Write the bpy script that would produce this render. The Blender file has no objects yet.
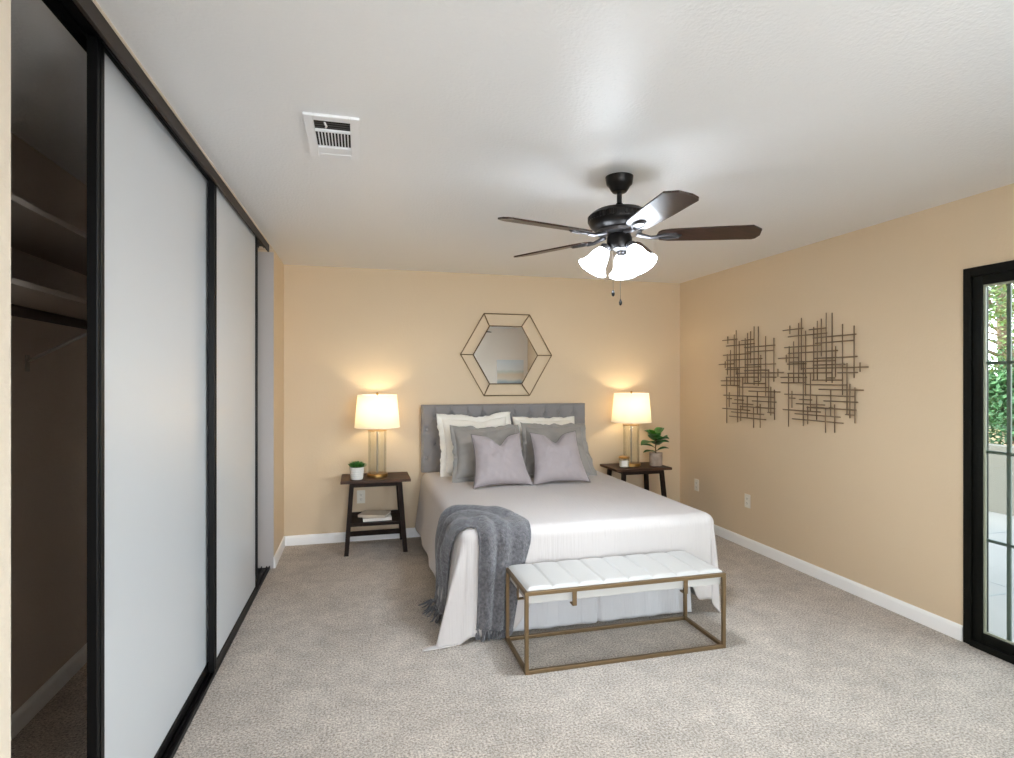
import bpy, bmesh, math, random
from mathutils import Vector, Matrix, noise
random.seed(7)
PI = math.pi
C = bpy.context.scene.collection
SC = bpy.context.scene

# ------------------------------------------------------------------ camera
F = 567.95
TH = math.radians(14.569)
cam_d = bpy.data.cameras.new('camera')
cam_d.sensor_width = 36.0
cam_d.lens = F * 36.0 / 1014.0
cam_d.shift_y = 0.65 / 1014.0
cam_d.clip_start = 0.02
cam = bpy.data.objects.new('camera', cam_d)
cam.location = (0, 0, 1.4411)
cam.rotation_euler = (PI / 2, 0, -TH)
C.objects.link(cam)
SC.camera = cam

# ------------------------------------------------------------------ view, sky, sun
SC.view_settings.view_transform = 'Standard'
SC.view_settings.look = 'None'
SC.view_settings.exposure = 0.53
SC.view_settings.gamma = 1.0
SC.view_settings.use_curve_mapping = False
SC.cycles.use_denoising = True
SC.cycles.max_bounces = 10
SC.cycles.diffuse_bounces = 6
SC.cycles.transparent_max_bounces = 12
SC.cycles.sample_clamp_indirect = 6.0
SC.cycles.caustics_reflective = False
SC.cycles.caustics_refractive = False

world = bpy.data.worlds.new('sky')
SC.world = world
world.use_nodes = True
wn = world.node_tree
wn.nodes.clear()
wo = wn.nodes.new('ShaderNodeOutputWorld')
wb = wn.nodes.new('ShaderNodeBackground')
sky = wn.nodes.new('ShaderNodeTexSky')
sky.sky_type = 'HOSEK_WILKIE'
sky.turbidity = 4.0
sky.ground_albedo = 0.4
sky.sun_direction = Vector((-0.6, 0.45, 0.75)).normalized()
hs = wn.nodes.new('ShaderNodeHueSaturation')
hs.inputs['Saturation'].default_value = 0.3
wn.links.new(sky.outputs[0], hs.inputs['Color'])
wn.links.new(hs.outputs[0], wb.inputs['Color'])
wb.inputs['Strength'].default_value = 36
wn.links.new(wb.outputs[0], wo.inputs['Surface'])


def light(name, kind, loc, energy, color, size=0.1, rot=(0, 0, 0), size_y=None):
    d = bpy.data.lights.new(name, kind)
    d.energy = energy
    d.color = color
    if kind == 'AREA':
        d.size = size
        if size_y:
            d.shape = 'RECTANGLE'
            d.size_y = size_y
    elif kind == 'POINT':
        d.shadow_soft_size = size
    elif kind == 'SUN':
        d.angle = size
    o = bpy.data.objects.new(name, d)
    o.location = loc
    o.rotation_euler = rot
    C.objects.link(o)
    return o


sun = light('sun', 'SUN', (0, 0, 8), 2.6, (1.0, 0.95, 0.86), math.radians(1.0))
sun.rotation_euler = Vector((0.62, -0.42, -0.72)).to_track_quat('-Z', 'Y').to_euler()
# daylight through the patio door (sampling portal); two fill lights added behind the camera
por = light('patio_door_portal', 'AREA', (3.40, 1.42, 1.03), 1, (1, 1, 1), 1.92, (0, PI / 2, 0), 2.0)
por.data.size, por.data.size_y = 2.0, 1.92
por.data.cycles.is_portal = True
light('hall_fill_light', 'AREA', (0.0, -2.30, 1.35), 22, (0.70, 0.85, 1.0), 1.7, (PI / 2, 0, 0), 1.9)  # frontal fill added at the end of the unseen hallway
light('rear_fill_light', 'AREA', (1.38, -0.42, 1.30), 22, (0.70, 0.85, 1.0), 1.30, (PI / 2, 0, 0), 1.70)  # fill added for the near right wall and ceiling

# ------------------------------------------------------------------ materials


def lin(c):
    return tuple((x / 255.0 / 12.92) if x / 255.0 <= 0.04045 else ((x / 255.0 + 0.055) / 1.055) ** 2.4 for x in c[:3]) + (1.0,)


def mat(name, rgb, rough=0.5, metal=0.0, spec=0.5, bump=None, vary=None, emit=None, coat=0.0, sheen=0.0, stretch=None):
    """rgb in sRGB 0-255; bump=(scale, strength, detail); vary=(scale, amount rgb2)"""
    m = bpy.data.materials.new(name)
    m.use_nodes = True
    nt = m.node_tree
    b = nt.nodes['Principled BSDF']
    b.inputs['Base Color'].default_value = lin(rgb)
    b.inputs['Roughness'].default_value = rough
    b.inputs['Metallic'].default_value = metal
    b.inputs['Specular IOR Level'].default_value = spec
    b.inputs['Coat Weight'].default_value = coat
    b.inputs['Sheen Weight'].default_value = sheen
    tc = None
    if bump or vary:
        tc = nt.nodes.new('ShaderNodeTexCoord')
        src = tc.outputs['Object']
        if stretch:
            mp = nt.nodes.new('ShaderNodeMapping')
            mp.inputs['Scale'].default_value = stretch
            nt.links.new(src, mp.inputs['Vector'])
            src = mp.outputs['Vector']
    if vary:
        n = nt.nodes.new('ShaderNodeTexNoise')
        n.inputs['Scale'].default_value = vary[0]
        n.inputs['Detail'].default_value = 5
        nt.links.new(src, n.inputs['Vector'])
        r = nt.nodes.new('ShaderNodeValToRGB')
        r.color_ramp.elements[0].position = 0.33
        r.color_ramp.elements[1].position = 0.67
        r.color_ramp.elements[0].color = lin(vary[1])
        r.color_ramp.elements[1].color = lin(rgb)
        nt.links.new(n.outputs['Fac'], r.inputs['Fac'])
        nt.links.new(r.outputs['Color'], b.inputs['Base Color'])
    if bump:
        n2 = nt.nodes.new('ShaderNodeTexNoise')
        n2.inputs['Scale'].default_value = bump[0]
        n2.inputs['Detail'].default_value = bump[2] if len(bump) > 2 else 2
        nt.links.new(src, n2.inputs['Vector'])
        bp = nt.nodes.new('ShaderNodeBump')
        bp.inputs['Strength'].default_value = bump[1]
        bp.inputs['Distance'].default_value = bump[3] if len(bump) > 3 else 0.01
        nt.links.new(n2.outputs['Fac'], bp.inputs['Height'])
        nt.links.new(bp.outputs['Normal'], b.inputs['Normal'])
    if emit:
        b.inputs['Emission Color'].default_value = lin(emit[0])
        b.inputs['Emission Strength'].default_value = emit[1]
    return m


def thin_glass(name, tint=(225, 240, 232), refl=0.08):
    m = bpy.data.materials.new(name)
    m.use_nodes = True
    nt = m.node_tree
    nt.nodes.clear()
    out = nt.nodes.new('ShaderNodeOutputMaterial')
    tr = nt.nodes.new('ShaderNodeBsdfTransparent')
    tr.inputs['Color'].default_value = lin(tint)
    gl = nt.nodes.new('ShaderNodeBsdfGlossy')
    gl.inputs['Roughness'].default_value = 0.02
    lw = nt.nodes.new('ShaderNodeLayerWeight')
    lw.inputs['Blend'].default_value = 0.25
    mul = nt.nodes.new('ShaderNodeMath')
    mul.operation = 'MULTIPLY_ADD'
    mul.inputs[1].default_value = 0.3
    mul.inputs[2].default_value = refl * 0.4
    mul.use_clamp = True
    nt.links.new(lw.outputs['Fresnel'], mul.inputs[0])
    mx = nt.nodes.new('ShaderNodeMixShader')
    nt.links.new(mul.outputs[0], mx.inputs['Fac'])
    nt.links.new(tr.outputs[0], mx.inputs[1])
    nt.links.new(gl.outputs[0], mx.inputs[2])
    nt.links.new(mx.outputs[0], out.inputs['Surface'])
    return m


def translucent(name, rgb, t=0.5, emit=0.0, through=None):
    m = bpy.data.materials.new(name)
    m.use_nodes = True
    nt = m.node_tree
    nt.nodes.clear()
    out = nt.nodes.new('ShaderNodeOutputMaterial')
    d = nt.nodes.new('ShaderNodeBsdfDiffuse')
    d.inputs['Color'].default_value = lin(rgb)
    tl = nt.nodes.new('ShaderNodeBsdfTranslucent')
    tl.inputs['Color'].default_value = lin(through or rgb)
    mx = nt.nodes.new('ShaderNodeMixShader')
    mx.inputs['Fac'].default_value = t
    nt.links.new(d.outputs[0], mx.inputs[1])
    nt.links.new(tl.outputs[0], mx.inputs[2])
    last = mx.outputs[0]
    if emit:
        e = nt.nodes.new('ShaderNodeEmission')
        e.inputs['Color'].default_value = lin(rgb)
        e.inputs['Strength'].default_value = emit
        ad = nt.nodes.new('ShaderNodeAddShader')
        nt.links.new(last, ad.inputs[0])
        nt.links.new(e.outputs[0], ad.inputs[1])
        last = ad.outputs[0]
    nt.links.new(last, out.inputs['Surface'])
    return m


def carpet_mat():
    m = bpy.data.materials.new('carpet')
    m.use_nodes = True
    nt = m.node_tree
    b = nt.nodes['Principled BSDF']
    b.inputs['Roughness'].default_value = 1.0
    b.inputs['Specular IOR Level'].default_value = 0.05
    b.inputs['Sheen Weight'].default_value = 0.15
    tc = nt.nodes.new('ShaderNodeTexCoord')

    def ns(scale, det, rough=0.5):
        n = nt.nodes.new('ShaderNodeTexNoise')
        n.inputs['Scale'].default_value = scale
        n.inputs['Detail'].default_value = det
        n.inputs['Roughness'].default_value = rough
        nt.links.new(tc.outputs['Object'], n.inputs['Vector'])
        return n
    fine, mid, big = ns(105, 3, 0.75), ns(9, 4, 0.6), ns(2.6, 3)
    r1 = nt.nodes.new('ShaderNodeValToRGB')
    r1.color_ramp.elements[0].position = 0.34
    r1.color_ramp.elements[1].position = 0.66
    r1.color_ramp.elements[0].color = lin((134, 122, 111))
    r1.color_ramp.elements[1].color = lin((231, 219, 207))
    nt.links.new(fine.outputs['Fac'], r1.inputs['Fac'])

    def mul(a, fac_out, lo, hi):
        mr = nt.nodes.new('ShaderNodeMapRange')
        mr.inputs['From Min'].default_value = 0.35
        mr.inputs['From Max'].default_value = 0.65
        mr.inputs['To Min'].default_value = lo
        mr.inputs['To Max'].default_value = hi
        nt.links.new(fac_out, mr.inputs['Value'])
        v = nt.nodes.new('ShaderNodeVectorMath')
        v.operation = 'SCALE'
        nt.links.new(a, v.inputs[0])
        nt.links.new(mr.outputs[0], v.inputs['Scale'])
        return v.outputs[0]
    col = mul(mul(r1.outputs['Color'], mid.outputs['Fac'], 0.86, 1.06), big.outputs['Fac'], 0.92, 1.05)
    nt.links.new(col, b.inputs['Base Color'])
    bp = nt.nodes.new('ShaderNodeBump')
    bp.inputs['Strength'].default_value = 0.8
    bp.inputs['Distance'].default_value = 0.012
    nt.links.new(fine.outputs['Fac'], bp.inputs['Height'])
    bp2 = nt.nodes.new('ShaderNodeBump')
    bp2.inputs['Strength'].default_value = 0.35
    bp2.inputs['Distance'].default_value = 0.02
    nt.links.new(mid.outputs['Fac'], bp2.inputs['Height'])
    nt.links.new(bp.outputs['Normal'], bp2.inputs['Normal'])
    nt.links.new(bp2.outputs['Normal'], b.inputs['Normal'])
    return m


def ribbed_cloth(name, rgb, scale, axis, strength=0.3):
    """woven cloth with fine ribs running along one axis"""
    m = bpy.data.materials.new(name)
    m.use_nodes = True
    nt = m.node_tree
    b = nt.nodes['Principled BSDF']
    b.inputs['Base Color'].default_value = lin(rgb)
    b.inputs['Roughness'].default_value = 0.9
    b.inputs['Specular IOR Level'].default_value = 0.1
    b.inputs['Sheen Weight'].default_value = 0.1
    tc = nt.nodes.new('ShaderNodeTexCoord')
    w = nt.nodes.new('ShaderNodeTexNoise')
    mp = nt.nodes.new('ShaderNodeMapping')
    mp.inputs['Scale'].default_value = axis
    nt.links.new(tc.outputs['Object'], mp.inputs['Vector'])
    nt.links.new(mp.outputs['Vector'], w.inputs['Vector'])
    w.inputs['Scale'].default_value = scale
    w.inputs['Detail'].default_value = 3
    bp = nt.nodes.new('ShaderNodeBump')
    bp.inputs['Strength'].default_value = strength
    bp.inputs['Distance'].default_value = 0.006
    nt.links.new(w.outputs['Fac'], bp.inputs['Height'])
    nt.links.new(bp.outputs['Normal'], b.inputs['Normal'])
    return m


M = {}
M['wall'] = mat('wall_paint_peach', (212, 190, 160), 0.55, spec=0.35, bump=(70, 0.12, 3))
M['wall_white'] = mat('wall_paint_rear', (240, 233, 224), 0.6, bump=(70, 0.12, 3))
M['wall_near'] = mat('closet_front_daylit', (222, 208, 190), 0.6, bump=(70, 0.2, 3))  # near wall's daylight put into a paler colour; strip above is whitish paint
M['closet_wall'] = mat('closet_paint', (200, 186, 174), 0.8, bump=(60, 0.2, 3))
M['jamb'] = mat('jamb_paint', (186, 178, 174), 0.5, bump=(50, 0.1, 3))
M['ceiling'] = mat('ceiling_paint', (228, 227, 227), 0.37, spec=0.6, bump=(80, 1.0, 2, 0.0024))
M['trim'] = mat('trim_paint', (244, 242, 240), 0.4)
M['carpet'] = carpet_mat()
M['black'] = mat('black_anodised', (9, 8, 8), 0.45, 0.0, spec=0.22)
M['black_door'] = mat('bronze_door_frame', (13, 13, 9), 0.5, 0.0, spec=0.15)
M['fascia'] = mat('brown_track', (52, 44, 39), 0.5, 0.0, spec=0.2)
M['white_panel'] = mat('white_door_panel', (200, 202, 205), 0.28, spec=0.5)
M['fan_black'] = mat('fan_bronze', (24, 21, 20), 0.35, 0.6)
M['fan_grey'] = mat('fan_pewter', (88, 86, 88), 0.3, 0.85)
M['blade'] = mat('blade_walnut', (58, 34, 24), 0.32, spec=0.4, coat=0.12, vary=(6, (34, 20, 14)), stretch=(1, 9, 9))
M['shade_glass'] = translucent('frosted_glass', (236, 246, 255), 0.2, 12.0, (90, 90, 90))
M['shade_lip'] = translucent('frosted_lip', (225, 225, 225), 0.3)
M['chain'] = mat('chain_metal', (150, 140, 125), 0.35, 0.8)
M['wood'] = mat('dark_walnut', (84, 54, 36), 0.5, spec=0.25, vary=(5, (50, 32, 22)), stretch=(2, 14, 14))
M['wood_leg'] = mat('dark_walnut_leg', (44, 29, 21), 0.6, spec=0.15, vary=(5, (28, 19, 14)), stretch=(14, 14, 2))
M['brass'] = mat('aged_brass', (172, 134, 78), 0.35, 0.9)
M['bronze'] = mat('bench_bronze', (128, 106, 78), 0.42, 0.75)
M['mirror_metal'] = mat('mirror_bronze', (112, 88, 58), 0.45, 0.4)
M['rod'] = mat('art_metal', (122, 98, 74), 0.5, 0.35)
M['mirror'] = mat('mirror_silver', (240, 240, 240), 0.0, 1.0)
M['lamp_shade'] = translucent('lamp_linen', (252, 247, 238), 0.5, 0.0, (212, 200, 178))
M['glass'] = thin_glass('clear_glass', (253, 253, 251), 0.05)
M['door_glass'] = thin_glass('door_glass', (243, 247, 244), 0.05)
M['headboard'] = mat('headboard_fabric', (136, 132, 132), 0.85, spec=0.15, bump=(400, 0.25, 2, 0.004), sheen=0.2)
M['white_cloth'] = ribbed_cloth('white_coverlet', (192, 185, 182), 60, (1.7, 0.25, 0.06), 0.5)
M['white_pillow'] = mat('white_pillow', (240, 235, 226), 0.9, spec=0.1, bump=(14, 0.25, 3, 0.02))
M['sham'] = mat('grey_sham', (150, 145, 140), 0.9, spec=0.1, bump=(12, 0.25, 3, 0.02), sheen=0.2)
M['cushion'] = mat('mauve_grey_cushion', (160, 150, 151), 0.85, spec=0.15, bump=(14, 0.2, 3, 0.02), sheen=0.2)
M['piping'] = mat('mauve_grey_piping', (120, 112, 113), 0.9)
M['throw'] = mat('grey_knit', (112, 110, 113), 0.95, spec=0.08, bump=(120, 0.8, 3, 0.01), vary=(60, (80, 78, 81)), sheen=0.4)
M['skirt'] = ribbed_cloth('bed_skirt', (194, 192, 194), 60, (1.7, 1, 0.06), 0.6)
M['box'] = mat('box_spring', (60, 56, 54), 0.9)
M['leather'] = mat('white_leather', (186, 183, 179), 0.42, spec=0.4, bump=(180, 0.1, 2, 0.004))
M['bed_frame'] = mat('bed_frame', (24, 22, 22), 0.5)
M['plastic'] = mat('white_plastic', (226, 220, 208), 0.35)
M['slot'] = mat('dark_slot', (40, 38, 36), 0.6)
M['vent'] = mat('vent_white', (230, 229, 230), 0.4)
M['vent_dark'] = mat('vent_dark', (26, 25, 25), 0.9)
M['pot'] = mat('white_pot', (224, 220, 214), 0.7, bump=(60, 0.3, 2, 0.01))
M['concrete_pot'] = mat('grey_pot', (184, 164, 148), 0.8, vary=(18, (152, 134, 120)))
M['succulent'] = mat('succulent_green', (62, 120, 38), 0.4, vary=(30, (34, 82, 26)))
M['leaf'] = mat('rubber_leaf', (44, 116, 44), 0.3, vary=(14, (22, 66, 28)))
M['leaf_new'] = mat('young_leaf', (96, 158, 50), 0.35)
M['stem'] = mat('stem', (92, 72, 40), 0.7)
M['soil'] = mat('soil', (48, 36, 28), 0.95, bump=(80, 0.8, 3))
M['wax'] = mat('candle_wax', (232, 224, 212), 0.6)
M['label'] = mat('paper_label', (240, 236, 230), 0.7)
M['book_white'] = mat('book_white', (228, 220, 210), 0.6)
M['book_beige'] = mat('book_beige', (196, 180, 160), 0.6)
M['paper'] = mat('book_pages', (236, 230, 218), 0.8)
M['closet_shelf'] = mat('shelf_paint', (168, 156, 146), 0.7)
M['closet_rod'] = mat('closet_rod_wood', (40, 24, 16), 0.5)
M['bracket'] = mat('bracket_metal', (165, 158, 150), 0.5)
M['patio'] = mat('patio_concrete', (126, 125, 124), 0.75, vary=(1.2, (117, 117, 117)), bump=(30, 0.15, 3))
M['joint'] = mat('patio_joint', (110, 118, 122), 0.9)
M['garden_wall'] = mat('garden_wall_stucco', (97, 95, 90), 0.9, bump=(60, 0.2, 3))
M['soil_bank'] = mat('garden_soil', (168, 140, 112), 0.95, vary=(3, (124, 112, 78)), bump=(8, 0.6, 4, 0.05))
M['hedge'] = mat('hedge_leaf', (62, 104, 58), 0.5, vary=(3, (40, 78, 44)))
M['tree_leaf'] = mat('tree_leaf', (112, 126, 64), 0.55, vary=(1.5, (66, 96, 52)))
M['tree_leaf_dark'] = mat('tree_leaf_blue_green', (84, 112, 84), 0.55, vary=(1.5, (58, 88, 70)))
M['bark'] = mat('bark', (104, 88, 72), 0.9, bump=(20, 0.6, 4))
M['roof'] = mat('roof_soffit', (190, 180, 165), 0.8)

# ------------------------------------------------------------------ builders
ORG = {}


def link_mesh(name, me, m, parent=None, smooth=False):
    """geometry comes in world coordinates; a part is moved into its thing's frame"""
    if parent is not None:
        o0 = ORG[parent.name]
        me.transform(Matrix.Translation(-Vector(o0)))
    me.materials.append(M[m] if isinstance(m, str) else m)
    if smooth:
        for p in me.polygons:
            p.use_smooth = True
    o = bpy.data.objects.new(name, me)
    C.objects.link(o)
    if parent is not None:
        o.parent = parent
        ORG[o.name] = ORG[parent.name]
    else:
        ORG[o.name] = (0, 0, 0)
    return o


def rebase(o, loc):
    """put a one-mesh thing's origin at its base"""
    o.data.transform(Matrix.Translation(-Vector(loc)))
    o.location = loc
    ORG[o.name] = tuple(loc)
    return o


def tag(o, label, cat, group=None, kind=None):
    o['label'] = label
    o['category'] = cat
    if group:
        o['group'] = group
    if kind:
        o['kind'] = kind
    return o


def thing(name, label, cat, loc, group=None, kind=None):
    o = bpy.data.objects.new(name, None)
    o.empty_display_size = 0.1
    C.objects.link(o)
    o.location = loc
    ORG[o.name] = tuple(loc)
    return tag(o, label, cat, group, kind)


def dup(root, loc, label):
    r = root.copy()
    C.objects.link(r)
    r.location = loc
    r['label'] = label
    for ch in list(root.children):
        c = ch.copy()
        C.objects.link(c)
        c.parent = r
        for g in list(ch.children):
            d = g.copy()
            C.objects.link(d)
            d.parent = c
    return r


def bm_new():
    return bmesh.new()


def fin(bm, name, m, parent=None, smooth=False):
    me = bpy.data.meshes.new(name)
    bmesh.ops.recalc_face_normals(bm, faces=bm.faces[:])
    bm.to_mesh(me)
    bm.free()
    return link_mesh(name, me, m, parent, smooth)


def add_box(bm, lo, hi, bevel=0.0, mtx=None, seg=2):
    c = [(a + b) / 2 for a, b in zip(lo, hi)]
    s = [abs(b - a) for a, b in zip(lo, hi)]
    t = Matrix.Translation(c) @ Matrix.Diagonal((s[0], s[1], s[2], 1))
    if mtx is not None:
        t = mtx @ t
    r = bmesh.ops.create_cube(bm, size=1.0, matrix=t)
    if bevel > 0:
        es = set()
        for v in r['verts']:
            es.update(v.link_edges)
        bmesh.ops.bevel(bm, geom=list(es), offset=bevel, segments=seg, affect='EDGES', profile=0.6)


def box(name, lo, hi, m, parent=None, bevel=0.0, mtx=None):
    bm = bm_new()
    add_box(bm, lo, hi, bevel, mtx)
    return fin(bm, name, m, parent)


def add_prism(bm, q0, q1):
    """8-corner solid from two quads"""
    v0 = [bm.verts.new(p) for p in q0]
    v1 = [bm.verts.new(p) for p in q1]
    bm.faces.new(v0)
    bm.faces.new(v1[::-1])
    n = len(v0)
    for i in range(n):
        bm.faces.new((v0[i], v1[i], v1[(i + 1) % n], v0[(i + 1) % n]))


def leg_bar(bm, p0, p1, w, d):
    """a square bar between two heights, ends horizontal"""
    def q(p):
        return [(p[0] - w / 2, p[1] - d / 2, p[2]), (p[0] + w / 2, p[1] - d / 2, p[2]), (p[0] + w / 2, p[1] + d / 2, p[2]), (p[0] - w / 2, p[1] + d / 2, p[2])]
    add_prism(bm, q(p0), q(p1))


def add_tube(bm, pts, r, seg=8, closed=False):
    pts = [Vector(p) for p in pts]
    n = len(pts)
    rr = r if isinstance(r, (list, tuple)) else [r] * n
    rings = []
    prev = None
    for i, p in enumerate(pts):
        if closed:
            d = pts[(i + 1) % n] - pts[i - 1]
        else:
            d = pts[min(i + 1, n - 1)] - pts[max(i - 1, 0)]
        d.normalize()
        if prev is None:
            a = Vector((0, 0, 1)) if abs(d.z) < 0.9 else Vector((1, 0, 0))
        else:
            a = prev
        u = (a - d * a.dot(d)).normalized()
        v = d.cross(u)
        prev = u
        rings.append([bm.verts.new(p + (u * math.cos(2 * PI * k / seg) + v * math.sin(2 * PI * k / seg)) * rr[i]) for k in range(seg)])
    m = n if closed else n - 1
    for i in range(m):
        A, B = rings[i], rings[(i + 1) % n]
        for k in range(seg):
            bm.faces.new((A[k], A[(k + 1) % seg], B[(k + 1) % seg], B[k]))
    if not closed:
        bm.faces.new(rings[0][::-1])
        bm.faces.new(rings[-1])


def tube(name, pts, r, m, parent=None, seg=8, closed=False, smooth=True):
    bm = bm_new()
    add_tube(bm, pts, r, seg, closed)
    return fin(bm, name, m, parent, smooth)


def add_lathe(bm, prof, c, seg=32, mtx=None, cap=True):
    """prof: (r, z) from bottom to top, turned about the z axis through c"""
    rings = []
    for r, z in prof:
        ring = []
        for k in range(seg):
            a = 2 * PI * k / seg
            p = Vector((r * math.cos(a), r * math.sin(a), z))
            if mtx is not None:
                p = mtx @ p
            ring.append(bm.verts.new(p + Vector(c)))
        rings.append(ring)
    for i in range(len(rings) - 1):
        A, B = rings[i], rings[i + 1]
        for k in range(seg):
            bm.faces.new((A[k], A[(k + 1) % seg], B[(k + 1) % seg], B[k]))
    if cap:
        bm.faces.new(rings[0][::-1])
        bm.faces.new(rings[-1])


def lathe(name, prof, c, m, parent=None, seg=32, mtx=None, cap=True, smooth=True):
    bm = bm_new()
    add_lathe(bm, prof, c, seg, mtx, cap)
    o = fin(bm, name, m, parent, False)
    if smooth:
        for p in o.data.polygons:
            p.use_smooth = len(p.vertices) == 4
        o.data.set_sharp_from_angle(angle=math.radians(40))
    return o


def grid(name, fn, nu, nv, m, parent=None, smooth=True, thick=0.0, wrap=False):
    vs, fs = [], []
    for j in range(nv + 1):
        for i in range(nu + 1):
            vs.append(fn(i / nu, j / nv))
    w = nu + 1
    for j in range(nv):
        for i in range(nu):
            fs.append((j * w + i, j * w + i + 1, (j + 1) * w + i + 1, (j + 1) * w + i))
    me = bpy.data.meshes.new(name)
    me.from_pydata([tuple(v) for v in vs], [], fs)
    o = link_mesh(name, me, m, parent, smooth)
    if thick:
        s = o.modifiers.new('thickness', 'SOLIDIFY')
        s.thickness = abs(thick)
        s.offset = -1 if thick > 0 else 1
    return o


def struct(name, boxes, m, label, cat, bevel=0.0):
    bm = bm_new()
    for lo, hi in boxes:
        add_box(bm, lo, hi, bevel)
    o = fin(bm, name, m)
    return tag(o, label, cat, kind='structure')


# ------------------------------------------------------------------ the room
XL, XR, YB, ZC = -0.635, 3.221, 5.255, 2.44
YJ0, YJ1 = 1.265, 4.655          # closet opening
YR = -0.30                       # rear wall
DY0, DY1, DZ = 0.45, 2.39, 2.048  # patio door opening
struct('floor', [((-1.5, -2.6, -0.12), (XR + 0.14, YB + 0.12, 0.0))], 'carpet', 'beige grey cut-pile carpet covering the bedroom and closet floor', 'floor')
struct('ceiling', [((-1.5, -2.6, ZC), (XR + 0.14, YB + 0.12, ZC + 0.10))], 'ceiling', 'white textured ceiling with a soft sheen', 'ceiling')
struct('wall_back', [((XL - 0.9, YB, 0), (XR + 0.14, YB + 0.12, ZC))], 'wall', 'peach painted wall behind the bed and headboard', 'wall')
struct('wall_right', [((XR, DY1, 0), (XR + 0.14, YB, ZC)), ((XR, YR, 0), (XR + 0.14, DY0, ZC)), ((XR, DY0, DZ), (XR + 0.14, DY1, ZC))],
       'wall', 'peach painted wall with the wire art and the patio door', 'wall')
struct('wall_left', [((XL - 0.12, YJ1, 0), (XL, YB, ZC))], 'wall', 'narrow peach painted wall piece between the closet and the bed wall', 'wall')
# the closet front runs a touch out of square, so it is turned about the far jamb
CLOSET_TURN = Matrix.Translation((XL, YJ1, 0)) @ Matrix.Rotation(-0.0125, 4, 'Z') @ Matrix.Translation((-XL, -YJ1, 0))


def turned(o):
    bpy.context.view_layer.update()
    o.matrix_world = CLOSET_TURN @ o.matrix_world
    return o


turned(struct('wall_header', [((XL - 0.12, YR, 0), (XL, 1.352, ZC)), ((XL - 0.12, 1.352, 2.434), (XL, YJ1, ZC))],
              'wall_near', 'wall coloured pale as daylit at the near end of the closet opening with the thin strip above the track', 'wall'))
struct('trim_1', [((XL - 0.121, YJ1 - 0.012, 0), (XL + 0.001, YJ1 - 0.001, 2.412))], 'jamb', 'grey painted closet jamb at the far end of the sliding doors', 'door jamb')
struct('wall_rear', [((-1.4, YR - 0.1, 0), (-0.55, YR, ZC)), ((2.05, YR - 0.1, 0), (XR + 0.14, YR, ZC)), ((0.55, YR - 0.1, 0), (0.70, YR, ZC)), ((0.70, YR - 0.1, 0), (2.05, YR, 0.40)), ((0.70, YR - 0.1, 2.20), (2.05, YR, ZC)), ((-0.55, YR - 0.1, 2.1), (0.55, YR, ZC))],
       'wall_white', 'pale wall with the painting, seen in the hexagon mirror', 'wall')
struct('wall_added_hall', [((-1.4, -2.5, 0), (-1.3, YR - 0.1, ZC)), ((1.3, -2.5, 0), (1.4, YR - 0.1, ZC)), ((-1.4, -2.6, 0), (-0.95, -2.5, ZC)), ((0.95, -2.6, 0), (1.4, -2.5, ZC)),  # unseen hallway, added to bring frontal fill into the room
                     ((-0.95, -2.6, 0), (0.95, -2.5, 0.3)), ((-0.95, -2.6, 2.35), (0.95, -2.5, ZC))], 'wall_white', 'unseen hallway walls added behind the doorway for fill light', 'wall')
struct('wall_closet', [((-1.48, 0.9, 0), (-1.36, YB, ZC)), ((-1.36, 0.9, 0), (XL - 0.12, 1.0, ZC)), ((-1.36, 5.1, 0), (XL - 0.12, YB, ZC))],
       'closet_wall', 'dim plain wall inside the open closet', 'wall')

bm = bm_new()  # unseen window added in the rear wall to carry fill light
for lo, hi in (((0.70, 0.40), (0.74, 2.20)), ((2.01, 0.40), (2.05, 2.20)), ((0.74, 0.40), (2.01, 0.44)), ((0.74, 2.16), (2.01, 2.20)), ((1.36, 0.44), (1.39, 2.16))):
    add_box(bm, (lo[0], YR - 0.08, lo[1]), (hi[0], YR - 0.03, hi[1]), 0.003)
w1 = tag(fin(bm, 'added_window_1', 'trim'), 'unseen white framed window added behind the camera for fill light', 'window', kind='structure')
box('pane', (0.74, YR - 0.058, 0.44), (2.01, YR - 0.054, 2.16), 'glass', w1)


def baseboard(name, p0, p1, nrm, label):
    """profiled board running from p0 to p1 at the foot of a wall; nrm points into the room"""
    prof = [(0, 0), (0.014, 0), (0.014, 0.066), (0.011, 0.078), (0.006, 0.085), (0, 0.085)]
    bm = bm_new()
    q = []
    for p in (p0, p1):
        q.append([(p[0] + nrm[0] * a, p[1] + nrm[1] * a, b) for a, b in prof])
    add_prism(bm, q[0], q[1])
    return tag(fin(bm, name, 'trim'), label, 'baseboard', kind='structure')


baseboard('baseboard_back', (XL, YB), (XR, YB), (0, -1), 'white baseboard along the wall behind the bed')
baseboard('baseboard_right', (XR, DY1 + 0.005), (XR, YB), (-1, 0), 'white baseboard running from the corner to the patio door')
baseboard('baseboard_left', (XL, YJ1 - 0.012), (XL, YB), (1, 0), 'short white baseboard between the closet jamb and the corner')
baseboard('baseboard_closet', (-1.36, 1.0), (-1.36, 5.1), (1, 0), 'dim baseboard inside the open closet')

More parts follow.
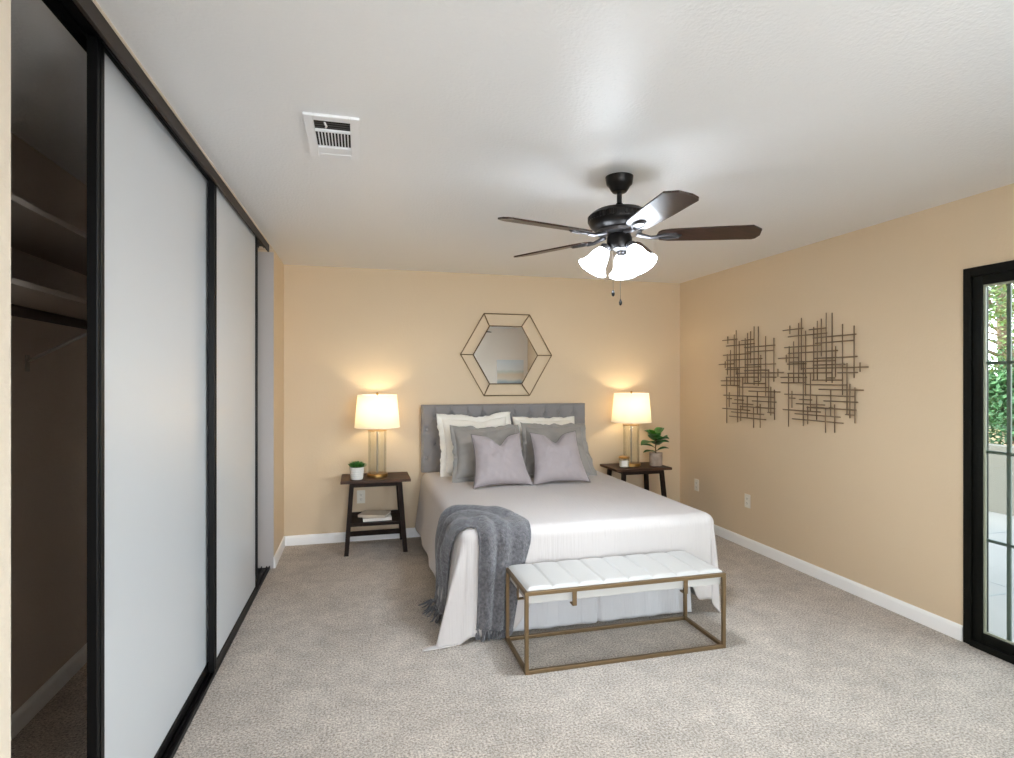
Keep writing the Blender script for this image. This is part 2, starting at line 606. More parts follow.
# closet track and sliding doors
bm = bm_new()
add_box(bm, (-0.652, 1.353, 2.382), (-0.640, 4.49, 2.433), 0.001)
turned(tag(fin(bm, 'trim_2', 'fascia'), 'dark brown fascia of the overhead closet track', 'door track', kind='structure'))
bm = bm_new()
add_box(bm, (-0.752, 1.353, 2.426), (-0.652, 4.52, 2.433))
for x in (-0.752, -0.719, -0.684, -0.661):
    add_box(bm, (x, 1.353, 2.414), (x + 0.004, 4.52, 2.427))
turned(tag(fin(bm, 'trim_3', 'black'), 'black overhead channel the closet doors hang from', 'door track', kind='structure'))
bm = bm_new()
add_box(bm, (-0.752, 1.353, 0.0), (-0.658, YJ1 - 0.013, 0.012), 0.002)
for x in (-0.750, -0.720, -0.684, -0.663):
    add_box(bm, (x, 1.353, 0.010), (x + 0.005, YJ1 - 0.013, 0.024))
turned(tag(fin(bm, 'trim_4', 'black'), 'black floor track of the closet sliding doors', 'door track', kind='structure'))


def closet_door(name, xf, y0, y1, label):
    t = thing(name, label, 'sliding door', (xf - 0.013, (y0 + y1) / 2, 0.026), kind='structure')
    z0, z1 = 0.026, 2.422
    x0, x1 = xf - 0.028, xf
    sw = 0.046
    for ya, yb in ((y0, y0 + sw), (y1 - sw, y1)):
        bm = bm_new()
        add_box(bm, (x0, ya, z0), (x1, yb, z1), 0.003)
        add_box(bm, (x1 - 0.001, (ya + yb) / 2 - 0.008, z0 + 0.01), (x1 + 0.003, (ya + yb) / 2 + 0.008, z1 - 0.01), 0.001)
        fin(bm, 'stile', 'black', t)
    for za, zb in ((z0, 0.064), (2.410, z1)):
        box('rail', (x0 + 0.002, y0 + sw, za), (x1 - 0.001, y1 - sw, zb), 'black', t, 0.003)
    box('panel', (x0 + 0.008, y0 + sw - 0.004, 0.060), (x1 - 0.008, y1 - sw + 0.004, 2.414), 'white_panel', t)
    return turned(t)


closet_door('door_1', -0.688, 1.862, 3.10, 'white sliding closet door nearest the open closet, in the rear track')
closet_door('door_2', -0.656, 3.006, 4.128, 'white sliding closet door beside the far jamb, in the front track')

# inside the closet
t = thing('closet_rod', 'dark wooden hanging rod across the open closet', 'rod', (-1.08, 3.05, 1.665))
tube('pole', [(-1.08, 1.0, 1.665), (-1.08, 5.1, 1.665)], 0.019, 'closet_rod', t, 14)
for y in (1.003, 5.097):
    lathe('end_socket', [(0.03, -0.004), (0.03, 0.004)], (-1.08, y, 1.665), 'bracket', t, 16, Matrix.Rotation(PI / 2, 4, 'X'))
tag(rebase(box('closet_shelf', (-1.36, 1.0, 1.735), (-1.03, 5.1, 1.755), 'closet_shelf', bevel=0.002), (-1.2, 3.05, 1.735)),
    'lower closet shelf just above the hanging rod', 'shelf')
tag(rebase(box('closet_shelf', (-1.36, 1.0, 1.975), (-1.00, 5.1, 1.995), 'closet_shelf', bevel=0.002), (-1.2, 3.05, 1.975)),
    'upper closet shelf near the closet ceiling', 'shelf')
t = thing('shelf_bracket', 'thin metal bracket slanting from the closet wall up to the rod', 'bracket', (-1.36, 2.83, 1.50))
box('wall_plate', (-1.36, 2.815, 1.475), (-1.354, 2.845, 1.545), 'bracket', t, 0.002)
tube('diagonal_arm', [(-1.352, 2.83, 1.52), (-1.09, 2.76, 1.645)], 0.007, 'bracket', t, 8)

# ------------------------------------------------------------------ patio door (right wall)
t = thing('door_3', 'black framed sliding glass patio door with a muntin grid', 'patio door', (XR + 0.05, (DY0 + DY1) / 2, 0), kind='structure')
bm = bm_new()
x0, x1 = XR - 0.012, XR + 0.12
add_box(bm, (x0, DY1 - 0.040, 0), (x1, DY1, DZ), 0.003)
add_box(bm, (x0, DY0, 0), (x1, DY0 + 0.045, DZ), 0.003)
add_box(bm, (x0, DY0 + 0.045, DZ - 0.05), (x1, DY1 - 0.040, DZ), 0.003)
add_box(bm, (x0 - 0.01, DY0 + 0.045, 0), (x1, DY1 - 0.040, 0.035), 0.003)
fin(bm, 'frame', 'black_door', t)


def door_leaf(y0, y1, xc):
    bm = bm_new()
    s, z0, z1 = 0.048, 0.035, DZ - 0.05
    add_box(bm, (xc - 0.02, y0, z0), (xc + 0.02, y0 + s, z1), 0.004)
    add_box(bm, (xc - 0.02, y1 - s, z0), (xc + 0.02, y1, z1), 0.004)
    add_box(bm, (xc - 0.02, y0 + s, z0), (xc + 0.02, y1 - s, z0 + 0.05), 0.004)
    add_box(bm, (xc - 0.02, y0 + s, z1 - 0.05), (xc + 0.02, y1 - s, z1), 0.004)
    lf = fin(bm, 'sash', 'black_door', t)
    box('pane', (xc - 0.003, y0 + s - 0.005, z0 + 0.045), (xc + 0.003, y1 - s + 0.005, z1 - 0.045), 'door_glass', lf)
    bm = bm_new()
    for z in (0.582, 1.055, 1.53):
        add_box(bm, (xc + 0.004, y0 + s, z - 0.008), (xc + 0.014, y1 - s, z + 0.008), 0.002)
    for y in (y1 - s - 0.112, y1 - s - 0.42, y0 + s + 0.112):
        add_box(bm, (xc + 0.004, y - 0.010, z0 + 0.05), (xc + 0.014, y + 0.010, z1 - 0.05), 0.002)
    fin(bm, 'muntin_grid', 'muntin', lf)
    bm = bm_new()
    for a, b in (((y1 - s - 0.012, z0 + 0.05), (y1 - s, z1 - 0.05)), ((y0 + s, z0 + 0.05), (y0 + s + 0.012, z1 - 0.05)),
                 ((y0 + s + 0.012, z0 + 0.05), (y1 - s - 0.012, z0 + 0.062)), ((y0 + s + 0.012, z1 - 0.062), (y1 - s - 0.012, z1 - 0.05))):
        add_box(bm, (xc - 0.012, a[0], a[1]), (xc - 0.004, b[0], b[1]), 0.002)
    fin(bm, 'daylit_sash_edge', 'lit_edge', lf)


M['muntin'] = mat('muntin_grey_green', (92, 104, 96), 0.5)
M['lit_edge'] = mat('daylit_sash_edge', (150, 152, 132), 0.5)  # pale colour stands for daylight on the sash's inner edge
door_leaf(1.40, DY1 - 0.040, XR + 0.024)
door_leaf(DY0 + 0.045, 1.46, XR + 0.085)

# ------------------------------------------------------------------ outside
struct('floor_patio', [((XR + 0.141, -2.0, -0.16), (6.9, 11.0, -0.05))], 'patio', 'blue grey concrete patio outside the glass door', 'patio')
bm = bm_new()
for k in range(-1, 9):
    add_box(bm, (XR + 0.145, k * 1.2 + 0.55, -0.052), (6.9, k * 1.2 + 0.562, -0.0485))
for x in (4.5, 5.7):
    add_box(bm, (x, -2, -0.0522), (x + 0.012, 11, -0.0484))
tag(fin(bm, 'trim_5', 'joint'), 'dark joints scored into the patio concrete', 'paving joint', kind='structure')
struct('wall_garden', [((6.9, -2.0, -0.16), (7.08, 11.0, 0.70))], 'garden_wall', 'low pale stucco garden wall beyond the patio', 'wall')
struct('roof', [((-3.2, -5.0, 2.58), (3.75, 9.0, 2.78))], 'roof', 'roof slab over the house', 'roof')
bm = bm_new()
nx, ny = 24, 24
vs = [[bm.verts.new((7.08 + 26 * i / nx, -6 + 34 * j / ny, 0.35 + 1.0 * (i / nx) + 0.25 * noise.noise((i * .4, j * .4, 0)))) for j in range(ny + 1)] for i in range(nx + 1)]
for i in range(nx):
    for j in range(ny):
        bm.faces.new((vs[i][j], vs[i + 1][j], vs[i + 1][j + 1], vs[i][j + 1]))
tag(fin(bm, 'ground', 'soil_bank', smooth=True), 'dry garden slope behind the garden wall', 'ground', kind='structure')


def leaf_cloud(bm, c, rad, n, size, rng):
    for _ in range(n):
        while True:
            p = Vector((rng.uniform(-1, 1), rng.uniform(-1, 1), rng.uniform(-1, 1)))
            if 0.25 < p.length < 1:
                break
        p = Vector((p.x * rad[0], p.y * rad[1], p.z * rad[2])) + Vector(c)
        q = Matrix.Rotation(rng.uniform(0, 6.28), 3, 'Z') @ Matrix.Rotation(rng.uniform(-1.2, 1.2), 3, 'X') @ Matrix.Rotation(rng.uniform(0, 6.28), 3, 'Z')
        s = size * rng.uniform(0.7, 1.4)
        a = [bm.verts.new(p + q @ Vector(v) * s) for v in ((-0.5, 0, 0), (0, -0.22, 0.04), (0.5, 0, 0), (0, 0.22, 0.04))]
        bm.faces.new(a)


def tree(name, base, h, crown, n, size, leafm, label, seed):
    rng = random.Random(seed)
    t = thing(name, label, 'tree', base, 'trees behind the patio')
    bx, by, bz = base
    top = Vector((bx + rng.uniform(-.3, .3), by + rng.uniform(-.3, .3), bz + h))
    mid = Vector((bx, by, bz)).lerp(top, 0.45) + Vector((rng.uniform(-.15, .15), rng.uniform(-.15, .15), 0))
    tube('trunk', [base, mid, top], [0.14, 0.10, 0.05], 'bark', t, 8)
    bmb = bm_new()
    bml = bm_new()
    for k in range(crown):
        f = 0.22 + 0.78 * k / max(1, crown - 1)
        s = Vector((bx, by, bz)).lerp(top, f * 0.9)
        a = k * 2.4 + rng.uniform(-.3, .3)
        L = h * 0.34 * (1.15 - 0.6 * abs(f - 0.6))
        e = s + Vector((math.cos(a) * L, math.sin(a) * L, L * 0.45))
        add_tube(bmb, [s, s.lerp(e, .5) + Vector((0, 0, .1)), e], [0.045, 0.03, 0.012], 6)
        leaf_cloud(bml, e, (L * 0.6, L * 0.6, L * 0.55), n, size, rng)
    fin(bmb, 'branches', 'bark', t, True)
    fin(bml, 'foliage', leafm, t)


tree('tree', (11.0, 6.1, 0.42), 4.6, 16, 1100, 0.085, 'tree_leaf', 'yellow green tree seen through the upper panes of the patio door', 3)
tree('tree', (14.2, 9.6, 0.55), 5.6, 16, 900, 0.12, 'tree_leaf_dark', 'blue green tree standing behind the yellow green one beyond the patio', 5)
tree('tree', (18.5, 12.3, 0.7), 6.6, 16, 700, 0.15, 'tree_leaf', 'pale olive tree standing farthest from the patio', 8)
for sxy, rad, seed, lab in (((9.3, 6.2), 0.75, 21, 'rounded green shrub nearest the hedge beyond the patio'), ((12.4, 8.3), 1.1, 22, 'large green shrub under the trees beyond the patio')):
    t = thing('shrub', lab, 'shrub', (sxy[0], sxy[1], 0.4))
    rng = random.Random(seed)
    bm = bm_new()
    for k in range(9):
        leaf_cloud(bm, (sxy[0] + rng.uniform(-.4, .4) * rad, sxy[1] + rng.uniform(-.4, .4) * rad, 0.55 + rad * rng.uniform(0.3, 1.0)), (rad * .6, rad * .6, rad * .55), 500, 0.085, rng)
    fin(bm, 'foliage', 'hedge', t)
    tube('stem', [(sxy[0], sxy[1], 0.35), (sxy[0] + .05, sxy[1], 0.6 + rad * 0.6)], [0.04, 0.02], 'bark', t, 6)
bm = bm_new()
rng = random.Random(11)
for k in range(20):
    leaf_cloud(bm, (7.75 + rng.uniform(-.12, .12), 1.0 + k * 0.45, 0.78 + rng.uniform(-.05, .12)), (0.40, 0.42, 0.40), 520, 0.075, rng)
t = thing('hedge', 'low green hedge along the top of the garden wall', 'hedge', (7.75, 5, 0.35))
fin(bm, 'foliage', 'hedge', t)
for k in range(20):
    tube('stem', [(7.75, 1.0 + k * 0.45, 0.3), (7.75 + .05, 1.0 + k * .45 + .04, 0.75)], 0.015, 'bark', t, 6)

# ------------------------------------------------------------------ ceiling vent
t = thing('ceiling_vent', 'white square air vent with dark slots in the ceiling', 'vent', (-0.105, 2.42, ZC))
vx0, vx1, vy0, vy1 = -0.205, 0.0, 2.235, 2.645
bm = bm_new()
fz0, fz1 = ZC - 0.012, ZC - 0.0005
add_box(bm, (vx0, vy0, fz0), (vx0 + 0.035, vy1, fz1), 0.003)
add_box(bm, (vx1 - 0.035, vy0, fz0), (vx1, vy1, fz1), 0.003)
add_box(bm, (vx0 + 0.035, vy0, fz0), (vx1 - 0.035, vy0 + 0.04, fz1), 0.003)
add_box(bm, (vx0 + 0.035, vy1 - 0.045, fz0), (vx1 - 0.035, vy1, fz1), 0.003)
add_box(bm, (vx0 + 0.035, vy0 + 0.128, fz0), (vx1 - 0.035, vy0 + 0.142, fz1), 0.002)
add_box(bm, (vx0 + 0.035, vy0 + 0.295, fz0), (vx1 - 0.035, vy0 + 0.308, fz1), 0.002)
fin(bm, 'frame', 'vent', t)
box('dark_backing', (vx0 + 0.03, vy0 + 0.03, ZC - 0.003), (vx1 - 0.03, vy1 - 0.04, ZC - 0.0008), 'vent_dark', t)
for k in range(10):
    x = vx0 + 0.046 + k * 0.0126
    box('slat', (x - 0.0022, vy0 + 0.140, ZC - 0.009), (x + 0.0022, vy0 + 0.297, ZC - 0.003), 'vent', t)
for k in range(4):
    y = vy0 + 0.050 + k * 0.020
    box('louver', (vx0 + 0.034, y, ZC - 0.005), (vx1 - 0.034, y + 0.004, ZC - 0.003), 'fan_grey', t)
bm = bm_new()
add_box(bm, (vx0 + 0.034, vy0 + 0.306, ZC - 0.010), (vx1 - 0.034, vy1 - 0.044, ZC - 0.004))
fin(bm, 'closed_blade', 'vent', t)
tube('damper_lever', [(vx0 + 0.075, vy0 + 0.05, ZC - 0.012), (vx0 + 0.082, vy0 + 0.065, ZC - 0.02), (vx0 + 0.078, vy0 + 0.09, ZC - 0.014)], 0.004, 'vent', t, 8)

# ------------------------------------------------------------------ ceiling fan
FX, FY = 1.240, 2.570
fan = thing('ceiling_fan', 'dark bronze five blade ceiling fan with a lit three shade light kit', 'ceiling fan', (FX, FY, ZC))
lathe('canopy', [(0.022, 2.362), (0.034, 2.364), (0.042, 2.374), (0.052, 2.393), (0.062, 2.402), (0.066, 2.424), (0.068, 2.4395)], (FX, FY, 0), 'fan_black', fan)
lathe('downrod', [(0.0125, 2.26), (0.0125, 2.36)], (FX, FY, 0), 'fan_black', fan, 16)
lathe('yoke_cover', [(0.045, 2.254), (0.034, 2.262), (0.02, 2.275), (0.016, 2.285)], (FX, FY, 0.024), 'fan_black', fan, 24)
lathe('motor_housing', [(0.08, 2.150), (0.118, 2.154), (0.140, 2.170), (0.150, 2.186), (0.152, 2.194), (0.150, 2.222), (0.138, 2.234), (0.12, 2.246), (0.07, 2.258), (0.03, 2.262)],
      (FX, FY, 0.024), 'fan_black', fan, 48)
bm = bm_new()
for k in range(48):
    a = 2 * PI * k / 48
    mt = Matrix.Translation((FX, FY, 0.024)) @ Matrix.Rotation(a, 4, 'Z')
    add_box(bm, (0.1495, -0.0045, 2.194), (0.1545, 0.0045, 2.219), 0, mt)
fin(bm, 'housing_ribs', 'fan_black', fan)
lathe('flywheel', [(0.055, 2.132), (0.108, 2.134), (0.110, 2.150), (0.06, 2.151)], (FX, FY, 0.024), 'fan_grey', fan, 40)
lathe('switch_housing', [(0.03, 2.058), (0.05, 2.060), (0.058, 2.066), (0.062, 2.08), (0.062, 2.112), (0.056, 2.126), (0.05, 2.132)], (FX, FY, 0.024), 'fan_black', fan, 36)
BLADE0 = -22
BZ = 2.147


def blade_fn(ang):
    rot = Matrix.Translation((FX, FY, BZ)) @ Matrix.Rotation(math.radians(ang), 4, 'Z')
    pitch = Matrix.Rotation(math.radians(-12), 4, 'X')
    # outline along +x
    out = [(0.185, -0.030), (0.20, -0.048), (0.24, -0.058), (0.45, -0.066), (0.615, -0.069), (0.662, -0.028),
           (0.668, 0.028), (0.655, 0.060), (0.64, 0.069), (0.45, 0.066), (0.24, 0.058), (0.20, 0.048), (0.185, 0.030), (0.18, 0)]
    bm = bm_new()
    mt = rot @ pitch
    add_prism(bm, [mt @ Vector((x, y, -0.004)) for x, y in out], [mt @ Vector((x, y, 0.004)) for x, y in out])
    bl = fin(bm, 'blade', 'blade', fan)
    # blade iron: arm, oval medallion below the blade
    bm = bm_new()
    add_tube(bm, [rot @ Vector(p) for p in ((0.085, 0, 0.008), (0.12, 0, -0.002), (0.15, 0, -0.010), (0.19, 0, -0.010))], [0.013, 0.010, 0.009, 0.010], 10)
    ov = []
    for k in range(20):
        a = 2 * PI * k / 20
        ov.append((0.235 + 0.062 * math.cos(a), 0.026 * math.sin(a)))
    add_prism(bm, [mt @ Vector((x, y, -0.010)) for x, y in ov], [mt @ Vector((x, y, -0.004)) for x, y in ov])
    iron = fin(bm, 'blade_iron', 'fan_grey', bl, False)
    bm = bm_new()
    add_tube(bm, [mt @ Vector((0.235 + 0.052 * math.cos(2 * PI * k / 20), 0.021 * math.sin(2 * PI * k / 20), -0.0115)) for k in range(20)], 0.003, 6, True)
    fin(bm, 'oval_ring', 'fan_grey', bl, True)


for k in range(5):
    blade_fn(BLADE0 + 72 * k)


def shade(az):
    a = math.radians(az)
    d = Vector((math.cos(a), math.sin(a), 0))
    tilt = math.radians(33)
    axis = (d * math.sin(tilt) - Vector((0, 0, 1)) * math.cos(tilt))
    root = Vector((FX, FY, 2.096)) + d * 0.040
    neck = root + d * 0.030 + Vector((0, 0, -0.006))
    arm = tube('lamp_arm', [root - d * 0.01, root + d * 0.02, neck], 0.011, 'fan_black', fan, 10)
    mt = axis.to_track_quat('Z', 'Y').to_matrix().to_4x4()
    lathe('socket', [(0.018, -0.012), (0.027, -0.004), (0.027, 0.020), (0.022, 0.026)], neck, 'fan_grey', fan, 24, mt)
    prof = [(0.024, 0.012), (0.031, 0.022), (0.041, 0.042), (0.047, 0.066), (0.052, 0.088), (0.062, 0.108), (0.076, 0.124)]
    gs = lathe('glass_shade', prof, neck, 'shade_glass', fan, 36, mt, cap=False)
    tube('glass_lip', [neck + mt @ Vector((0.076 * math.cos(2 * PI * k / 36), 0.076 * math.sin(2 * PI * k / 36), 0.124)) for k in range(36)], 0.0024, 'shade_lip', gs, 6, True)
    light('fan_bulb', 'POINT', neck + axis * 0.085, FAN_W, (0.81, 0.905, 1.0), 0.028)


FAN_W = 24
for az in (174, 294, 54):
    shade(az)
for dx, dy, z0, z1 in ((-0.050, -0.036, 1.872, 2.090), (-0.016, -0.046, 1.828, 2.090)):
    ch = tube('pull_chain', [(FX + dx, FY + dy, z0), (FX + dx, FY + dy, z1)], 0.0016, 'chain', fan, 6)
    lathe('fob', [(0.002, -0.028), (0.007, -0.022), (0.008, -0.012), (0.005, -0.004), (0.002, 0.004)], (FX + dx, FY + dy, z0), 'fan_black', ch, 12)

# ------------------------------------------------------------------ hexagon mirror
MX, MZ = 1.350, 1.675
t = thing('hexagon_mirror', 'hexagonal mirror in an open bronze wire frame above the headboard', 'mirror', (MX, YB, MZ))


def hexa(R, y):
    return [Vector((MX + R * math.cos(k * PI / 3), y, MZ + R * math.sin(k * PI / 3))) for k in range(6)]


bm = bm_new()
hb = [Vector((MX + 0.312 * math.cos(k * PI / 3), YB - 0.010, MZ + 0.312 * math.sin(k * PI / 3))) for k in range(6)]
hf = [v + Vector((0, -0.008, 0)) for v in hb]
add_prism(bm, hb, hf)
fin(bm, 'mirror_glass', 'mirror', t)


def add_hex_loop(bm, R, y, r):
    h = hexa(R, y)
    for k in range(6):
        add_tube(bm, [h[k], h[(k + 1) % 6]], r, 8)


bm = bm_new()
add_hex_loop(bm, 0.316, YB - 0.016, 0.0055)
fin(bm, 'inner_frame', 'mirror_metal', t, True)
bm = bm_new()
add_hex_loop(bm, 0.444, YB - 0.062, 0.0045)
fin(bm, 'outer_frame', 'mirror_metal', t, True)
ha, hc = hexa(0.444, YB - 0.062), hexa(0.316, YB - 0.016)
hd = hexa(0.330, YB - 0.004)
for k in range(6):
    bm = bm_new()
    add_tube(bm, [ha[k], hc[k]], 0.0042, 8)
    add_tube(bm, [ha[k], hd[k]], 0.0042, 8)
    fin(bm, 'strut', 'mirror_metal', t, True)

# painting on the rear wall (seen only in the mirror)
t = thing('painting', 'pale seascape canvas on the rear wall, seen in the mirror', 'painting', (2.86, YR, 1.30))
box('stretcher', (2.59, YR + 0.001, 1.30), (3.13, YR + 0.035, 1.83), 'trim', t, 0.003)
pm = bpy.data.materials.new('seascape_paint')
pm.use_nodes = True
nt = pm.node_tree
tcn = nt.nodes.new('ShaderNodeTexCoord')
sp = nt.nodes.new('ShaderNodeSeparateXYZ')
nz = nt.nodes.new('ShaderNodeTexNoise')
nz.inputs['Scale'].default_value = 7
ma = nt.nodes.new('ShaderNodeMath')
ma.operation = 'MULTIPLY_ADD'
ma.inputs[1].default_value = 0.14
rp = nt.nodes.new('ShaderNodeValToRGB')
els = rp.color_ramp.elements
els[0].position, els[0].color = 0.08, lin((128, 148, 164))
els[1].position, els[1].color = 0.95, lin((214, 222, 228))
for pos, c in ((0.2, (186, 196, 200)), (0.28, (222, 212, 196)), (0.45, (216, 200, 178)), (0.56, (200, 206, 200)), (0.64, (224, 226, 226))):
    e = els.new(pos)
    e.color = lin(c)
nt.links.new(tcn.outputs['Object'], sp.inputs[0])
nt.links.new(tcn.outputs['Object'], nz.inputs['Vector'])
sc_ = nt.nodes.new('ShaderNodeMath')
sc_.operation = 'MULTIPLY_ADD'
sc_.inputs[1].default_value = 1 / 0.53
sc_.inputs[2].default_value = -0.07
nt.links.new(sp.outputs['Z'], sc_.inputs[0])
nt.links.new(nz.outputs['Fac'], ma.inputs[0])
nt.links.new(sc_.outputs[0], ma.inputs[2])
nt.links.new(ma.outputs[0], rp.inputs['Fac'])
nt.links.new(rp.outputs['Color'], nt.nodes['Principled BSDF'].inputs['Base Color'])
nt.nodes['Principled BSDF'].inputs['Roughness'].default_value = 0.7
M['seascape'] = pm
box('canvas', (2.594, YR + 0.035, 1.304), (3.126, YR + 0.038, 1.826), 'seascape', t)

# ------------------------------------------------------------------ wire wall art
AV = [(84, 120, 170), (110, 212, 450), (135, 105, 450), (155, 75, 380), (162, 330, 705), (180, 150, 530), (223, 128, 440), (248, 92, 440), (267, 80, 300),
      (300, 45, 450), (330, 45, 455), (395, 110, 525), (458, 120, 425), (421, 338, 640), (80, 240, 380), (80, 400, 710), (63, 290, 335), (208, 400, 620),
      (322, 490, 650), (296, 600, 745), (345, 580, 745), (192, 590, 695), (240, 530, 670), (497, 335, 390), (463, 480, 690), (438, 460, 660), (350, 240, 420), (100, 500, 600)]
AH = [(50, 168, 148, 137), (205, 308, 145, 133), (80, 308, 186, 163), (228, 480, 192, 171), (240, 460, 225, 205), (60, 275, 250, 232), (80, 370, 283, 265),
      (25, 145, 312, 305), (228, 483, 315, 297), (90, 357, 335, 322), (75, 185, 347, 340), (228, 398, 350, 346), (157, 548, 370, 362), (80, 335, 398, 395),
      (368, 487, 395, 393), (40, 192, 422, 422), (220, 398, 438, 438), (305, 357, 425, 425), (40, 185, 453, 453), (180, 425, 465, 465), (260, 520, 493, 495),
      (62, 468, 520, 533), (85, 122, 543, 543), (148, 222, 552, 552), (288, 487, 558, 568), (130, 298, 573, 585), (190, 240, 597, 600), (230, 480, 600, 610),
      (50, 270, 608, 625), (122, 388, 635, 652), (415, 467, 638, 643), (107, 405, 662, 690)]


def art_pt(cx, cy):
    px, py = 775 + cx / 5.83, 305 + cy / 5.83
    d = Vector(((px - 507) / F, 1.0, -(py - 379.65) / F))
    c, s = math.cos(TH), math.sin(TH)
    D = Vector((c * d.x + s * d.y, -s * d.x + c * d.y, d.z))
    k = (XR - 0.02) / D.x
    return D.y * k, 1.4411 + D.z * k


art = thing('wire_wall_art', 'larger looking wire wall sculpture of crossed bronze rods, nearer the patio door', 'wall art', (XR, 3.40, 1.50), 'pair of wire wall sculptures')
for i, (x, a, b) in enumerate(AV):
    y, za = art_pt(x, a)
    _, zb = art_pt(x, b)
    xx = XR - 0.016 - 0.006 * (i % 2)
    tube('vertical_rod', [(xx, y, za), (xx, y, zb)], 0.0038, 'rod', art, 6)
for i, (a, b, ya, yb) in enumerate(AH):
    y0, z0 = art_pt(a, ya)
    y1, z1 = art_pt(b, yb)
    z = (z0 + z1) / 2
    xx = XR - 0.026 - 0.004 * (i % 2)
    tube('horizontal_rod', [(xx, y0, z), (xx, y1, z)], 0.0044, 'rod', art, 6)
for cx, cy in ((160, 400), (395, 345), (322, 600)):
    y, z = art_pt(cx, cy)
    tube('standoff', [(XR - 0.0005, y, z), (XR - 0.03, y, z)], 0.004, 'rod', art, 8)
dup(art, (XR, 3.40 + 0.760, 1.50 - 0.028), 'smaller looking wire wall sculpture of crossed bronze rods, nearer the bed corner')

# ------------------------------------------------------------------ outlets


def outlet(name, c, n, label):
    """c centre on the wall; n into the room"""
    t = thing(name, label, 'outlet', c, 'wall outlets')
    n = Vector(n)
    side = Vector((0, 0, 1)).cross(n)
    mt = Matrix.Translation(c) @ Matrix((side, Vector((0, 0, 1)), n)).transposed().to_4x4()
    bm = bm_new()
    add_box(bm, (-0.036, -0.058, 0.0005), (0.036, 0.058, 0.007), 0.003, mt)
    fin(bm, 'cover_plate', 'plastic', t)
    for s in (-1, 1):
        bm = bm_new()
        add_box(bm, (-0.017, s * 0.02 - 0.014, 0.006), (0.017, s * 0.02 + 0.014, 0.0085), 0.004, mt)
        sk = fin(bm, 'socket', 'plastic', t)
        bm = bm_new()
        for dx, h in ((-0.007, 0.010), (0.007, 0.008)):
            add_box(bm, (dx - 0.0012, s * 0.02 - h / 2 + 0.003, 0.0082), (dx + 0.0012, s * 0.02 + h / 2 + 0.003, 0.0088), 0, mt)
        add_box(bm, (-0.0025, s * 0.02 - 0.011, 0.0082), (0.0025, s * 0.02 - 0.006, 0.0088), 0, mt)
        fin(bm, 'slots', 'slot', sk)


outlet('wall_outlet', (0.014, YB, 0.392), (0, -1, 0), 'wall outlet behind the nightstand with the books')
outlet('wall_outlet', (XR, 4.190, 0.402), (-1, 0, 0), 'wall outlet below the wire art, right of the bed foot')
outlet('wall_outlet', (XR, 4.948, 0.403), (-1, 0, 0), 'wall outlet near the room corner beside the right nightstand')

# ------------------------------------------------------------------ bed
BX0, BX1, BY0, BY1, BZT = 0.58, 2.105, 3.115, 5.14, 0.60
bed = thing('bed', 'queen bed with a grey button-tufted headboard', 'bed', ((BX0 + BX1) / 2, 4.15, 0))
HB0, HB1, HZ0, HZ1 = 0.545, 2.135, 0.30, 1.212
rows = [(1.115, 0.0), (0.985, 0.5), (0.855, 0.0), (0.725, 0.5)]
HP = (HB1 - HB0) / 10.6
btn = []
for z, s in rows:
    n = 10 if s == 0 else 11
    x0 = (HB0 + HB1) / 2 - HP * (n - 1) / 2
    for k in range(n):
        btn.append((x0 + k * HP, z))


def head_front(u, v):
    x = HB0 + (HB1 - HB0) * u
    z = 0.60 + (HZ1 - 0.60) * v
    ed = min(x - HB0, HB1 - x, HZ1 - z)
    y = 0.0
    y += 0.022 * max(0, 1 - ed / 0.022) ** 2
    for bx, bz in btn:
        dx, dz = x - bx, z - bz
        if abs(dx) < 0.2 and abs(dz) < 0.2:
            y += 0.020 * math.exp(-(dx * dx + dz * dz) / (2 * 0.020 ** 2))
    top = rows[0][0]
    x0 = btn[0][0]
    if z > top:
        k = round((x - x0) / HP)
        if 0 <= k <= 9:
            y += 0.008 * math.exp(-((x - x0 - k * HP) / 0.006) ** 2)
    else:
        # diagonal creases between the buttons
        a = (x - x0) / HP
        b = (top - z) / 0.13
        for q in (a + b * 0.5, a - b * 0.5):
            f = q - round(q)
            y += 0.005 * math.exp(-(f * HP / 0.008) ** 2)
    return (x, 5.160 + y, z)


grid('upholstery', head_front, 212, 82, 'headboard', bed)
box('headboard_core', (HB0 + 0.002, 5.180, 0.60), (HB1 - 0.002, 5.248, HZ1 - 0.002), 'headboard', bed, 0.006)
for x in (HB0 + 0.06, HB1 - 0.12):
    box('headboard_leg', (x, 5.190, 0.0), (x + 0.06, 5.235, 0.61), 'bed_frame', bed, 0.003)
for bx, bz in btn:
    lathe('button', [(0.002, -0.006), (0.010, -0.005), (0.013, 0.0), (0.010, 0.004), (0.002, 0.006)], (bx, 5.176, bz), 'headboard', bed, 12, Matrix.Rotation(PI / 2, 4, 'X'))
box('bed_frame', (BX0 + 0.02, BY0 + 0.10, 0.13), (BX1 - 0.02, BY1, 0.20), 'bed_frame', bed, 0.006)
box('box_spring', (BX0 + 0.02, BY0 + 0.02, 0.20), (BX1 - 0.02, BY1, 0.375), 'box', bed, 0.02)
box('mattress', (BX0 + 0.01, BY0 + 0.012, 0.375), (BX1 - 0.01, BY1, BZT - 0.004), 'white_pillow', bed, 0.045)
for x in (BX0 + 0.06, BX1 - 0.12):
    for y in (BY0 + 0.16, BY1 - 0.14):
        box('leg', (x, y, 0), (x + 0.06, y + 0.06, 0.14), 'bed_frame', bed, 0.004)


